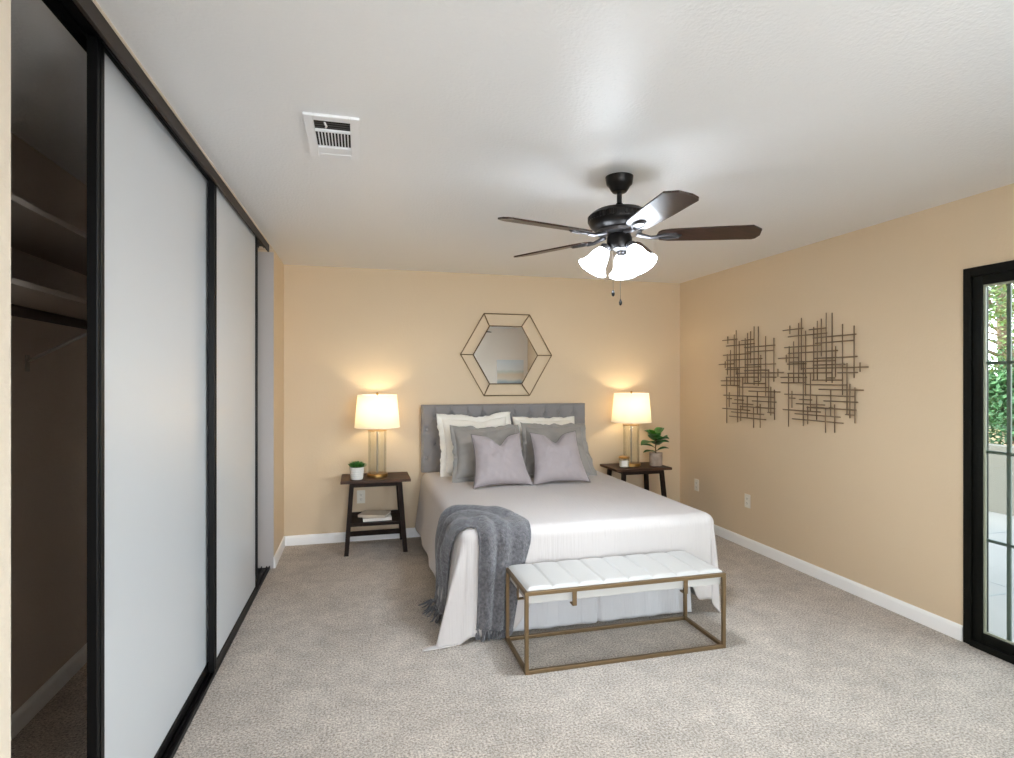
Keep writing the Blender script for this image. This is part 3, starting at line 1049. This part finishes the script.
def skirt_fn(u, v):
    x = 0.70 + 1.27 * u
    z = 0.36 - 0.342 * v
    cen = math.exp(-((x - 1.36) / 0.012) ** 2)
    y = 3.118 - 0.022 * v + 0.004 * math.sin(x * 21 + 1.0) * v + 0.004 * math.sin(x * 47) * v + 0.02 * cen
    y += 0.007 * noise.noise((x * 5, z * 4, 2)) * v
    return (x, y, z)


grid('bed_skirt', skirt_fn, 120, 18, 'skirt', bed, thick=0.003)
for sx in (BX1 - 0.004,):
    grid('bed_skirt', lambda u, v: (sx + 0.006 * math.sin(u * 40) * v, 3.18 + 1.9 * u, 0.36 - 0.315 * v), 80, 6, 'skirt', bed, thick=0.003)

# the coverlet and the throw follow the same bed surface
CX0, CX1, CY0 = 0.60, 2.085, 3.140
ZT = 0.604
RR = 0.06


def bedmap(a, b, off=0.0, flare=0.2, fold=0.0, floor=0.004):
    dx = a - CX0 if a < CX0 else (a - CX1 if a > CX1 else 0.0)
    dy = b - CY0 if b < CY0 else 0.0
    r = math.hypot(dx, dy)
    bx = min(max(a, CX0), CX1)
    by = max(b, CY0)
    if r < 1e-9:
        return Vector((bx, by, ZT + off))
    nx_, ny_ = dx / r, dy / r
    if r < RR * PI / 2:
        t_ = r / RR
        out, dn = RR * math.sin(t_), RR * (1 - math.cos(t_))
        out += off * math.sin(t_)
        zz = ZT - dn + off * math.cos(t_)
    else:
        s = r - RR * PI / 2
        out = RR + off + flare * s + fold * min(1.0, s / 0.25)
        zz = ZT - RR - s * math.sqrt(1 - flare * flare)
        if zz < floor + max(0, off):
            out += 0.13 * (1 - math.exp(-(floor + max(0, off) - zz) / 0.13))
            zz = floor + max(0, off)
    return Vector((bx + nx_ * out, by + ny_ * out, zz))


DL, DR, DF = 0.50, 0.47, 0.335


def cov_fn(u, v):
    a = (CX0 - DL) + (CX1 - CX0 + DL + DR) * u
    b = 5.10 - (5.10 - CY0 + DF) * v
    # the cloth lies a little askew: its foot edge reaches the floor at both corners
    def ss(e0, e1, x):
        q_ = min(1.0, max(0.0, (x - e0) / (e1 - e0)))
        return q_ * q_ * (3 - 2 * q_)
    left = 1 - ss(0.80, 1.06, a)
    right = ss(1.90, 2.02, a)
    foot = max(0.0, (v - 0.55) / 0.45)
    if b < CY0:
        b -= (0.275 * left + 0.21 * right) * (CY0 - b) / DF
    if a < CX0:
        a -= 0.10 * (CX0 - a) / DL * foot
    dx = a - CX0 if a < CX0 else (a - CX1 if a > CX1 else 0.0)
    dy = b - CY0 if b < CY0 else 0.0
    if dx and dy:                      # the cloth's corners are rounded off
        r_ = math.hypot(dx, dy)
        lim = 0.70 if dx < 0 else 0.55
        if r_ > lim:
            k_ = (lim + 0.14 * (1 - math.exp(-(r_ - lim) / 0.14))) / r_
            a, b = a + dx * (k_ - 1), b + dy * (k_ - 1)
            dx, dy = dx * k_, dy * k_
    fold = 0.0
    if dx or dy:
        ang = math.atan2(abs(dx), -dy if dy else 1e-6)
        corner = math.sin(2 * ang) if (dx and dy) else 0.0
        fold = corner * (0.030 * math.sin(ang * 9 + (0.6 if dx < 0 else 2.2)) - 0.012)
        if dx and not dy:
            fold += 0.010 * math.sin(b * 13) + 0.012 * noise.noise((b * 3, 0, 1))
        if dy and not dx:
            fold += 0.004 * math.sin(a * 11) + 0.006 * noise.noise((a * 4, 3, 1))
    fl = 0.13 if not (dx and dy) else 0.13 + 0.10 * abs(math.sin(2 * math.atan2(abs(dx), -dy)))
    if dx < 0 and dy:
        fl = 0.13 + 0.20 * abs(math.sin(2 * math.atan2(abs(dx), -dy)))
    if dx > 0 and dy:
        fl = 0.06
    if dy and not dx:
        fl = 0.02
    p = bedmap(a, b, 0.0, fl, fold)
    if dx and dy:                      # corner cloth hangs more to the side than over the foot
        k_ = 0.3 if dx < 0 else 0.6
        p.y = CY0 - RR + (p.y - CY0 + RR) * k_ if p.y < CY0 - RR else p.y
    if not dx and not dy:
        p.z += 0.004 * noise.noise((a * 3, b * 3, 5)) + 0.0025 * noise.noise((a * 9, b * 7, 8))
    return p


cov = grid('coverlet', cov_fn, 220, 220, 'white_cloth', thick=0.006)
rebase(cov, (1.34, 4.1, 0.604))
tag(cov, 'white ribbed coverlet spread over the bed, trailing on the carpet at the left corner', 'coverlet')

# knitted throw: a strip draped round the near left corner, a tail over each edge
PATH = [(-0.59, 0.31), (-0.46, 0.325), (-0.30, 0.33), (-0.15, 0.305), (-0.03, 0.26), (0.05, 0.205), (0.105, 0.145), (0.155, 0.08), (0.182, 0.01), (0.182, -0.10), (0.160, -0.25), (0.142, -0.42), (0.125, -0.575)]


def path_at(s):
    n = len(PATH) - 1
    f = min(max(s, 0), 0.9999) * n
    i = int(f)
    t_ = f - i

    def P(k):
        return Vector(PATH[min(max(k, 0), n)])
    p0, p1, p2, p3 = P(i - 1), P(i), P(i + 1), P(i + 2)
    return 0.5 * (2 * p1 + (p2 - p0) * t_ + (2 * p0 - 5 * p1 + 4 * p2 - p3) * t_ * t_ + (3 * p1 - p0 - 3 * p2 + p3) * t_ ** 3)


def throw_fn(u, v, lift=0.0):
    s = v
    p = path_at(s)
    d = (path_at(min(1, s + .01)) - path_at(max(0, s - .01))).normalized()
    nrm = Vector((-d.y, d.x))           # points to the outside of the bend (up the bed)
    w = u * 2 - 1
    half = 0.165 + 0.045 * math.exp(-((s - 0.47) / 0.13) ** 2) + 0.022 * math.sin(s * 6 - 0.5) - 0.045 * max(0, s - 0.75) * 4
    q = p + nrm * (w * half)
    ph = 2 * PI * (1.55 * w) + 1.2 * math.sin(s * 4 + 0.5)
    fold = (0.034 - 0.012 * s) * (0.5 + 0.5 * math.cos(ph)) + 0.012 * noise.noise((q.x * 6, q.y * 6, 3)) + 0.010
    fold += 0.026 * noise.noise((s * 7, w * 1.8, 9)) * (1.2 - s)
    if s > 0.6 and q.x > 0.14:
        fold *= max(0.35, 1 - (q.x - 0.14) * 7)
    ed = 1 - abs(w)
    fold *= min(1, 0.35 + ed * 3)
    return bedmap(CX0 + q.x, CY0 + q.y, 0.012 + max(0.004, fold) + lift, 0.07 if s < 0.5 else 0.0, 0, 0.012)


thr = thing('throw_blanket', 'grey knitted throw draped over the near left corner of the bed', 'throw blanket', (0.75, 3.3, 0.62))
grid('blanket', throw_fn, 40, 150, 'throw', thr, thick=0.010)
for end in (0, 1):
    bm = bm_new()
    rng = random.Random(5 + end)
    for k in range(26):
        u = k / 25
        p = Vector(throw_fn(u, end))
        q = Vector(throw_fn(u, 0.03 if end == 0 else 0.97))
        d = (p - q).normalized()
        pts = [p]
        for j in range(1, 5):
            d2 = (d + Vector((rng.uniform(-.5, .5), rng.uniform(-.5, .5), rng.uniform(-.5, .1)))).normalized()
            nx2 = pts[-1] + d2 * 0.02
            nx2.z = max(nx2.z, 0.012)
            pts.append(nx2)
        add_tube(bm, pts, [0.006, 0.007, 0.006, 0.005, 0.003], 6)
    fin(bm, 'fringe', 'throw', thr, True)


# ------------------------------------------------------------------ pillows
def pillow(name, W, H, T, base, tilt, yaw, m, label, cat, group, notch=0.0, flange=0.0, piping=None, seed=0, roll=0.0, notch_x=0.0, pull=0.05, sag=0.0, taper=0.0):
    """base = middle of the lower edge (world); tilt leans the top back; the front faces -y"""
    ty = math.radians(tilt)
    rz = Matrix.Rotation(math.radians(yaw), 3, 'Z')
    rr = Matrix.Rotation(math.radians(roll), 3, 'Y')
    up = rz @ Vector((0, math.sin(ty), math.cos(ty)))
    fr = rz @ Vector((0, -math.cos(ty), math.sin(ty)))
    sd = rz @ Vector((1, 0, 0))
    base = Vector(base)
    root = thing(name, label, cat, tuple(base), group)

    def flat(u, v):
        x = W / 2 * u * (1 - pull * (1 - v * v))
        z = H / 2 * v * (1 - pull * (1 - u * u))
        x *= 1 - taper * v
        if notch:
            k = max(0, v) ** 2
            z -= notch * math.exp(-((u - notch_x) / 0.30) ** 2) * k
        z -= sag * (u * u) * max(0, v)
        return x, z

    def place(x, z, w):
        q = rr @ Vector((x, 0, z))
        return base + sd * q.x + up * (q.z + H / 2) + fr * w

    def surf(u, v, side):
        x, z = flat(u, v)
        prof = (max(0, 1 - abs(u) ** 2.6) * max(0, 1 - abs(v) ** 2.6)) ** 0.55
        t_ = T / 2 * prof
        wr = noise.noise((u * 2.2 + seed, v * 2.2, seed * 1.7)) * 0.22 + noise.noise((u * 6 + seed, v * 5, seed)) * 0.09
        t_ *= 1 + wr
        if notch:
            t_ -= 0.35 * T * math.exp(-((u - notch_x) / 0.16) ** 2) * max(0, v) ** 2.0 * prof
        # gathered creases running in from the corners and sides
        e = max(abs(u), abs(v))
        t_ += 0.011 * math.sin((math.atan2(v, u)) * 22 + seed) * max(0, e - 0.55) * prof
        return place(x, z, side * t_)
    n = 44
    vs, fs = [], []
    for side in (1, -1):
        for j in range(n + 1):
            for i in range(n + 1):
                vs.append(surf(2 * i / n - 1, 2 * j / n - 1, side))
    w = n + 1
    o2 = w * w
    for j in range(n):
        for i in range(n):
            a = j * w + i
            fs.append((a, a + 1, a + w + 1, a + w))
            a += o2
            fs.append((a, a + w, a + w + 1, a + 1))
    me = bpy.data.meshes.new(name)
    me.from_pydata([tuple(v) for v in vs], [], fs)
    bm = bm_new()
    bm.from_mesh(me)
    bmesh.ops.remove_doubles(bm, verts=bm.verts[:], dist=0.0004)
    fin(bm, 'cushion_body', m, root, True)
    # outline
    loop = []
    N = 30
    for k in range(N):
        loop.append((-1 + 2 * k / N, -1))
    for k in range(N):
        loop.append((1, -1 + 2 * k / N))
    for k in range(N):
        loop.append((1 - 2 * k / N, 1))
    for k in range(N):
        loop.append((-1, 1 - 2 * k / N))
    if flange:
        bm = bm_new()
        R0, R1 = [], []
        for k, (u, v) in enumerate(loop):
            x, z = flat(u, v)
            l = max(abs(u), abs(v))
            ox = flange * (u if abs(u) > 0.93 else 0)
            oz = flange * (v if abs(v) > 0.93 else 0)
            wv = 0.014 * math.sin(k * 0.7 + seed) + 0.014 * noise.noise((k * .3, seed, 0))
            R0.append((place(x * 0.97, z * 0.97, 0.004), place(x * 0.97, z * 0.97, -0.004)))
            ox *= 1 + 0.3 * noise.noise((k * .45, seed, 4))
            oz *= 1 + 0.3 * noise.noise((k * .45, seed, 7))
            R1.append((place(x + ox, z + oz, wv + 0.003), place(x + ox, z + oz, wv - 0.003)))
        A = [[bm.verts.new(p[s]) for p in R] for R in (R0, R1) for s in (0, 1)]
        nl = len(loop)
        for k in range(nl):
            k2 = (k + 1) % nl
            bm.faces.new((A[0][k], A[0][k2], A[2][k2], A[2][k]))
            bm.faces.new((A[1][k], A[3][k], A[3][k2], A[1][k2]))
            bm.faces.new((A[2][k], A[2][k2], A[3][k2], A[3][k]))
        fin(bm, 'flange', m, root, True)
    if piping:
        tube('piping', [place(*flat(u, v), 0) for u, v in loop], 0.0045, piping, root, 6, True)
    return root


ZB = 0.612
pillow('bed_pillow', 0.60, 0.495, 0.19, (1.005, 4.86, ZB + 0.02), 19, 0, 'white_pillow', 'left white bed pillow standing against the headboard behind the grey pillows', 'pillow',
       'white bed pillows', flange=0.045, pull=0.08, seed=1, notch=0.025, notch_x=0.2, roll=-1)
pillow('bed_pillow', 0.57, 0.475, 0.19, (1.662, 4.86, ZB + 0.015), 22, 0, 'white_pillow', 'right white bed pillow standing against the headboard behind the grey pillows', 'pillow',
       'white bed pillows', flange=0.03, seed=4, roll=1, taper=0.06)
pillow('pillow_sham', 0.575, 0.44, 0.19, (1.050, 4.58, ZB + 0.015), 25, 2, 'sham', 'left dark grey flanged pillow behind a mauve grey cushion', 'pillow', 'dark grey pillows',
       flange=0.03, seed=7, notch=0.012, taper=0.03, pull=0.08)
pillow('pillow_sham', 0.575, 0.44, 0.19, (1.655, 4.60, ZB + 0.015), 25, -3, 'sham', 'right dark grey flanged pillow whose flange shows beside the cushion', 'pillow', 'dark grey pillows',
       flange=0.035, seed=12, roll=1, taper=0.10, pull=0.08)
pillow('throw_cushion', 0.448, 0.452, 0.17, (1.082, 4.26, ZB), 30, 3, 'cushion', 'left mauve grey cushion with a dented top, in front of the bed pillows', 'cushion', 'mauve grey cushions',
       notch=0.085, piping='piping', seed=15, notch_x=0.05, pull=0.12, roll=0, taper=0.085)
pillow('throw_cushion', 0.440, 0.455, 0.17, (1.560, 4.27, ZB), 30, -2, 'cushion', 'right mauve grey cushion with a dented top, in front of the bed pillows', 'cushion', 'mauve grey cushions',
       notch=0.08, piping='piping', seed=21, notch_x=-0.02, pull=0.12, roll=-1, taper=0.085)

# ------------------------------------------------------------------ bench
bn = thing('bench', 'white tufted bench on a bronze box frame at the foot of the bed', 'bench', (1.345, 2.855, 0))
bx0, bx1, by0, by1, bzt, q = 0.782, 1.905, 2.655, 3.045, 0.402, 0.0185
for x in (bx0, bx1 - q):
    for y in (by0, by1 - q):
        box('leg', (x, y, 0.0), (x + q, y + q, bzt), 'bronze', bn, 0.002)
for z in (0.0, bzt - q):
    for y in (by0, by1 - q):
        box('long_rail', (bx0 + q, y, z), (bx1 - q, y + q, z + q), 'bronze', bn, 0.002)
    for x in (bx0, bx1 - q):
        box('short_rail', (x, by0 + q, z), (x + q, by1 - q, z + q), 'bronze', bn, 0.002)
for x in (1.030, 1.655):
    for y, s in ((by0 + 0.003, 1), (by1 - 0.003, -1)):
        bm = bm_new()
        ya, yb = sorted((y, y + s * 0.006))
        add_box(bm, (x, ya, 0.318), (x + 0.022, yb, bzt - q), 0.001)
        ya, yb = sorted((y, y + s * 0.045))
        add_box(bm, (x, ya, 0.312), (x + 0.022, yb, 0.318), 0.001)
        fin(bm, 'seat_bracket', 'bronze', bn)
for x, s in ((bx0 + 0.003, 1), (bx1 - 0.003, -1)):
    bm = bm_new()
    xa, xb = sorted((x, x + s * 0.006))
    add_box(bm, (xa, 2.80, 0.318), (xb, 2.822, bzt - q), 0.001)
    xa, xb = sorted((x, x + s * 0.045))
    add_box(bm, (xa, 2.80, 0.312), (xb, 2.822, 0.318), 0.001)
    fin(bm, 'seat_bracket', 'bronze', bn)
sx0, sx1, sy0, sy1 = bx0 + 0.014, bx1 - 0.006, by0 + 0.016, by1 - 0.002
px0, px1, py0, py1 = bx0 + q + 0.002, bx1 - q - 0.002, by0 + q + 0.002, by1 - q - 0.002
NS = 8


def seat_fn(u, v):
    x, y = sx0 + (sx1 - sx0) * u, sy0 + (sy1 - sy0) * v
    f = (u * NS) % 1.0
    ch = abs(math.sin(PI * u * NS))
    edge = min(u * (sx1 - sx0), (1 - u) * (sx1 - sx0), v * (sy1 - sy0), (1 - v) * (sy1 - sy0))
    z = 0.4028 + 0.018 * (0.30 + 0.70 * ch ** 0.22) * min(1.0, edge / 0.02) ** 0.5
    return (x, y, z)


grid('tufted_top', seat_fn, 160, 50, 'leather', bn)
box('seat_pad', (px0, py0, 0.338), (px1, py1, 0.402), 'leather', bn, 0.004)

# ------------------------------------------------------------------ nightstands
ns = thing('nightstand', 'dark wood nightstand left of the bed, holding a succulent and books', 'nightstand', (0.135, 5.02, 0), 'nightstands beside the bed')
nx0, nx1, ny0, ny1 = -0.150, 0.420, 4.825, 5.215
box('tabletop', (nx0, ny0, 0.584), (nx1, ny1, 0.607), 'wood', ns, 0.003)
bm = bm_new()
add_box(bm, (-0.045, 4.860, 0.548), (0.315, 4.876, 0.584), 0.001)
add_box(bm, (-0.045, 5.165, 0.548), (0.315, 5.181, 0.584), 0.001)
add_box(bm, (-0.052, 4.876, 0.548), (-0.036, 5.165, 0.584), 0.001)
add_box(bm, (0.306, 4.876, 0.548), (0.322, 5.165, 0.584), 0.001)
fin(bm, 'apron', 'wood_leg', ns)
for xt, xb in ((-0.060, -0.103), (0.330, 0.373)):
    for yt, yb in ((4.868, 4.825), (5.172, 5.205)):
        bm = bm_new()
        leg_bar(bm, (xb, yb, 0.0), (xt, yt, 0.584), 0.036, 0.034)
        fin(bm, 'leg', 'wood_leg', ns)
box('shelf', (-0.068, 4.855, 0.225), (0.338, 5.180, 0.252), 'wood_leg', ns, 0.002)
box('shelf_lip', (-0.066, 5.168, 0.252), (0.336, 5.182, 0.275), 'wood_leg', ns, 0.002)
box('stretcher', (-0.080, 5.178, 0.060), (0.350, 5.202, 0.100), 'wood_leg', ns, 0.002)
DXN = 2.590 - 0.135
dup(ns, (2.590, 5.02, 0), 'dark wood nightstand right of the bed, holding a candle jar and a leafy plant')

# ------------------------------------------------------------------ lamps
LX, LY, LZ = 0.150, 5.035, 0.607
lp = thing('table_lamp', 'lit glass column table lamp beside the small succulent', 'lamp', (LX, LY, LZ), 'pair of bedside lamps')
lathe('base', [(0.086, 0.0), (0.090, 0.003), (0.090, 0.024), (0.086, 0.028), (0.030, 0.030)], (LX, LY, LZ), 'brass', lp, 40)
cyl = [(0.078, 0.030), (0.078, 0.3920)]
lathe('glass_column', cyl + [(0.0745, 0.3920), (0.0745, 0.030)], (LX, LY, LZ), 'glass', lp, 40, cap=False)
lathe('top_cap', [(0.030, 0.3880), (0.080, 0.3920), (0.080, 0.4000), (0.020, 0.4040)], (LX, LY, LZ), 'brass', lp, 40)
lathe('center_rod', [(0.008, 0.028), (0.008, 0.4800)], (LX, LY, LZ), 'chain', lp, 14)
lathe('bulb_socket', [(0.016, 0.4100), (0.018, 0.4150), (0.018, 0.4600), (0.012, 0.4650)], (LX, LY, LZ), 'brass', lp, 20)
lathe('bulb', [(0.012, 0.4640), (0.014, 0.4800), (0.026, 0.5050), (0.030, 0.5250), (0.026, 0.5430), (0.012, 0.5540), (0.002, 0.5570)], (LX, LY, LZ), mat('bulb_glow', (255, 240, 210), 0.3800, emit=((255, 226, 170), 8.0)), lp, 20)
prof = [(0.192, 0.4230), (0.166, 0.7020)]
sh = lathe('lamp_shade', prof, (LX, LY, LZ), 'lamp_shade', lp, 56, cap=False)
bm = bm_new()
add_tube(bm, [(LX + 0.1915 * math.cos(2 * PI * k / 48), LY + 0.1915 * math.sin(2 * PI * k / 48), LZ + 0.4250) for k in range(48)], 0.0028, 6, True)
add_tube(bm, [(LX + 0.1655 * math.cos(2 * PI * k / 48), LY + 0.1655 * math.sin(2 * PI * k / 48), LZ + 0.7000) for k in range(48)], 0.0028, 6, True)
fin(bm, 'shade_trim', 'label', sh, True)
bm = bm_new()
for k in range(3):
    a = k * 2 * PI / 3 + 0.5
    add_tube(bm, [(LX, LY, LZ + 0.6920), (LX + 0.164 * math.cos(a), LY + 0.164 * math.sin(a), LZ + 0.6960)], 0.002, 6)
for s in (-1, 1):
    add_tube(bm, [(LX + s * 0.012, LY, LZ + 0.4350), (LX + s * 0.05, LY, LZ + 0.4800), (LX + s * 0.055, LY, LZ + 0.5600), (LX + s * 0.03, LY, LZ + 0.6400), (LX, LY, LZ + 0.6920)], 0.002, 6)
fin(bm, 'harp', 'brass', lp, True)
lathe('finial', [(0.004, 0.6920), (0.005, 0.7020), (0.011, 0.7080), (0.012, 0.7150), (0.008, 0.7220), (0.002, 0.7250)], (LX, LY, LZ), 'brass', lp, 16)
LAMP_W = 4.0
RLX = 2.556
dup(lp, (RLX, LY, LZ), 'lit glass column table lamp beside the leafy plant and candle jar')
for x in (LX, RLX):
    light('lamp_bulb', 'POINT', (x, LY, LZ + 0.585), LAMP_W, (1.0, 0.83, 0.54), 0.035)

# ------------------------------------------------------------------ things on the nightstands
NZ = 0.607
px_, py_ = -0.020, 4.925
sp_ = thing('potted_succulent', 'small green succulent in a white patterned pot on the left nightstand', 'plant', (px_, py_, NZ))
lathe('pot', [(0.046, 0.0), (0.050, 0.004), (0.056, 0.088), (0.057, 0.102), (0.053, 0.102), (0.051, 0.090)], (px_, py_, NZ), 'pot', sp_, 36)
bm = bm_new()
for j in range(4):
    for k in range(18):
        a = 2 * PI * (k + 0.5 * (j % 2)) / 18
        z = NZ + 0.022 + j * 0.017
        r = 0.0515 + (z - NZ) * 0.065
        add_tube(bm, [(px_ + r * math.cos(a - .10), py_ + r * math.sin(a - .10), z), (px_ + r * math.cos(a + .10), py_ + r * math.sin(a + .10), z)], 0.0022, 5)
fin(bm, 'raised_pattern', 'label', sp_)
lathe('soil', [(0.050, 0.086), (0.020, 0.094)], (px_, py_, NZ), 'soil', sp_, 24)


def succ_leaf(bm, c, az, el, L, W):
    d = Vector((math.cos(az) * math.cos(el), math.sin(az) * math.cos(el), math.sin(el)))
    s = Vector((-math.sin(az), math.cos(az), 0))
    n = d.cross(s) * -1
    st = [(0.0, 0.25, 0.3), (0.25, 0.7, 0.75), (0.55, 1.0, 1.0), (0.8, 0.8, 0.7), (0.95, 0.35, 0.35), (1.0, 0.05, 0.1)]
    rings = []
    for t_, w_, h_ in st:
        p = Vector(c) + d * (L * t_) + Vector((0, 0, 0.25 * L * t_ * t_))
        rings.append([bm.verts.new(p + s * (W / 2 * w_ * math.cos(2 * PI * k / 8)) + n * (W * 0.17 * h_ * math.sin(2 * PI * k / 8))) for k in range(8)])
    for i in range(len(rings) - 1):
        for k in range(8):
            bm.faces.new((rings[i][k], rings[i][(k + 1) % 8], rings[i + 1][(k + 1) % 8], rings[i + 1][k]))
    bm.faces.new(rings[-1])
    bm.faces.new(rings[0][::-1])


rng = random.Random(2)
for cx, cy, sc in ((0, 0, 1.0), (-0.024, -0.012, 0.8), (0.026, -0.008, 0.8), (0.004, 0.024, 0.8)):
    bm = bm_new()
    for k in range(16):
        az = k * 2.4
        el = 0.25 + 0.9 * (k / 16)
        succ_leaf(bm, (px_ + cx, py_ + cy, NZ + 0.094), az, el, 0.070 * sc * (1.1 - 0.45 * k / 16), 0.036 * sc)
    fin(bm, 'rosette', 'succulent', sp_, True)

# books on the lower shelf
BZ0 = 0.252


def book(name, c, w, d, h, rz, cover, label):
    t = thing(name, label, 'book', c, 'books on the nightstand shelf')
    mt = Matrix.Translation(c) @ Matrix.Rotation(rz, 4, 'Z')
    bm = bm_new()
    add_box(bm, (-w / 2, -d / 2, 0), (w / 2, d / 2, 0.003), 0.0008, mt)
    add_box(bm, (-w / 2, -d / 2, h - 0.003), (w / 2, d / 2, h), 0.0008, mt)
    add_box(bm, (-w / 2, -d / 2, 0.002), (w / 2, -d / 2 + 0.003, h - 0.002), 0.0008, mt)
    fin(bm, 'cover', cover, t)
    bm = bm_new()
    add_box(bm, (-w / 2 + 0.004, -d / 2 + 0.003, 0.003), (w / 2 - 0.004, d / 2 - 0.005, h - 0.003), 0, mt)
    fin(bm, 'pages', 'paper', t)


book('book', (0.145, 4.980, BZ0), 0.235, 0.17, 0.026, 0.03, 'book_white', 'white book lying at the bottom of the shelf pile')
book('book', (0.128, 5.000, BZ0 + 0.0262), 0.235, 0.18, 0.022, -0.35, 'book_beige', 'beige book lying askew on top of the white book')

# candle jar
cx_, cy_ = 2.440, 4.955
cj = thing('candle_jar', 'small glass candle jar with a white label on the right nightstand', 'candle', (cx_, cy_, NZ))
lathe('jar', [(0.046, 0.0), (0.050, 0.004), (0.050, 0.085), (0.047, 0.085), (0.047, 0.006)], (cx_, cy_, NZ), 'glass', cj, 36, cap=False)
lathe('wax', [(0.044, 0.006), (0.0455, 0.010), (0.0455, 0.060), (0.01, 0.061)], (cx_, cy_, NZ), 'wax', cj, 30)
lathe('lid', [(0.051, 0.086), (0.052, 0.088), (0.052, 0.100), (0.048, 0.103), (0.01, 0.104)], (cx_, cy_, NZ), 'brass', cj, 36)
bm = bm_new()
for k in range(10):
    a0 = -PI / 2 - 0.35 + -0.55 + 1.1 * k / 10
    a1 = a0 + 0.11
    add_prism(bm, [(cx_ + r * math.cos(a), cy_ + r * math.sin(a), NZ + 0.018) for r, a in ((0.0505, a0), (0.0512, a0), (0.0512, a1), (0.0505, a1))],
              [(cx_ + r * math.cos(a), cy_ + r * math.sin(a), NZ + 0.068) for r, a in ((0.0505, a0), (0.0512, a0), (0.0512, a1), (0.0505, a1))])
fin(bm, 'label', 'label', cj)

# leafy plant
qx, qy = 2.792, 4.985
pl = thing('potted_plant', 'leafy green rubber plant in a grey pot on the right nightstand', 'plant', (qx, qy, NZ))
lathe('pot', [(0.058, 0.0), (0.061, 0.003), (0.063, 0.118), (0.063, 0.124), (0.057, 0.124), (0.056, 0.112)], (qx, qy, NZ), 'concrete_pot', pl, 36)
lathe('soil', [(0.056, 0.108), (0.02, 0.114)], (qx, qy, NZ), 'soil', pl, 24)
tube('stem', [(qx, qy, NZ + 0.108), (qx - 0.004, qy, NZ + 0.2), (qx + 0.006, qy - 0.004, NZ + 0.31)], [0.006, 0.005, 0.003], 'stem', pl, 8)


def broad_leaf(c, az, el, L, W, m, droop=0.25):
    d = Vector((math.cos(az) * math.cos(el), math.sin(az) * math.cos(el), math.sin(el)))
    s = Vector((-math.sin(az), math.cos(az), 0))
    c = Vector(c)

    def fn(u, v):
        t_ = v
        w = W / 2 * math.sin(PI * min(1, t_ ** 0.8 * 0.97 + 0.015)) ** 0.8
        k = u * 2 - 1
        p = c + d * (L * (0.12 + t_)) + s * (k * w)
        p.z += -droop * L * t_ * t_ + 0.16 * W * k * k * math.sin(PI * t_)
        return p
    lf = grid('leaf', fn, 8, 12, m, pl, thick=0.0015)
    tube('petiole', [c, c + d * (L * 0.15)], 0.0022, 'stem', lf, 6)


LV = [(0.13, 3.3, 0.15, 0.12, 0.06), (0.14, -0.4, 0.35, 0.11, 0.07), (0.17, 2.7, 0.30, 0.12, 0.07), (0.19, 0.3, 0.45, 0.13, 0.075), (0.20, 4.4, 0.25, 0.12, 0.085),
      (0.22, 3.5, 0.10, 0.17, 0.10), (0.23, 1.4, 0.5, 0.12, 0.09), (0.23, -0.9, 0.40, 0.12, 0.10), (0.25, 5.0, 0.35, 0.12, 0.11), (0.27, 2.4, 0.6, 0.12, 0.09),
      (0.28, 0.2, 0.85, 0.115, 0.10), (0.23, 0.35, 0.30, 0.14, 0.06), (0.26, 4.0, 0.55, 0.12, 0.10), (0.21, 5.6, 0.30, 0.11, 0.09)]
for z, az, el, L, W in LV:
    broad_leaf((qx, qy, NZ + z), az, el + 0.08, L * 1.12, W * 1.25, 'leaf')
broad_leaf((qx - 0.01, qy, NZ + 0.28), 3.7, 0.70, 0.12, 0.07, 'leaf_new', 0.1)
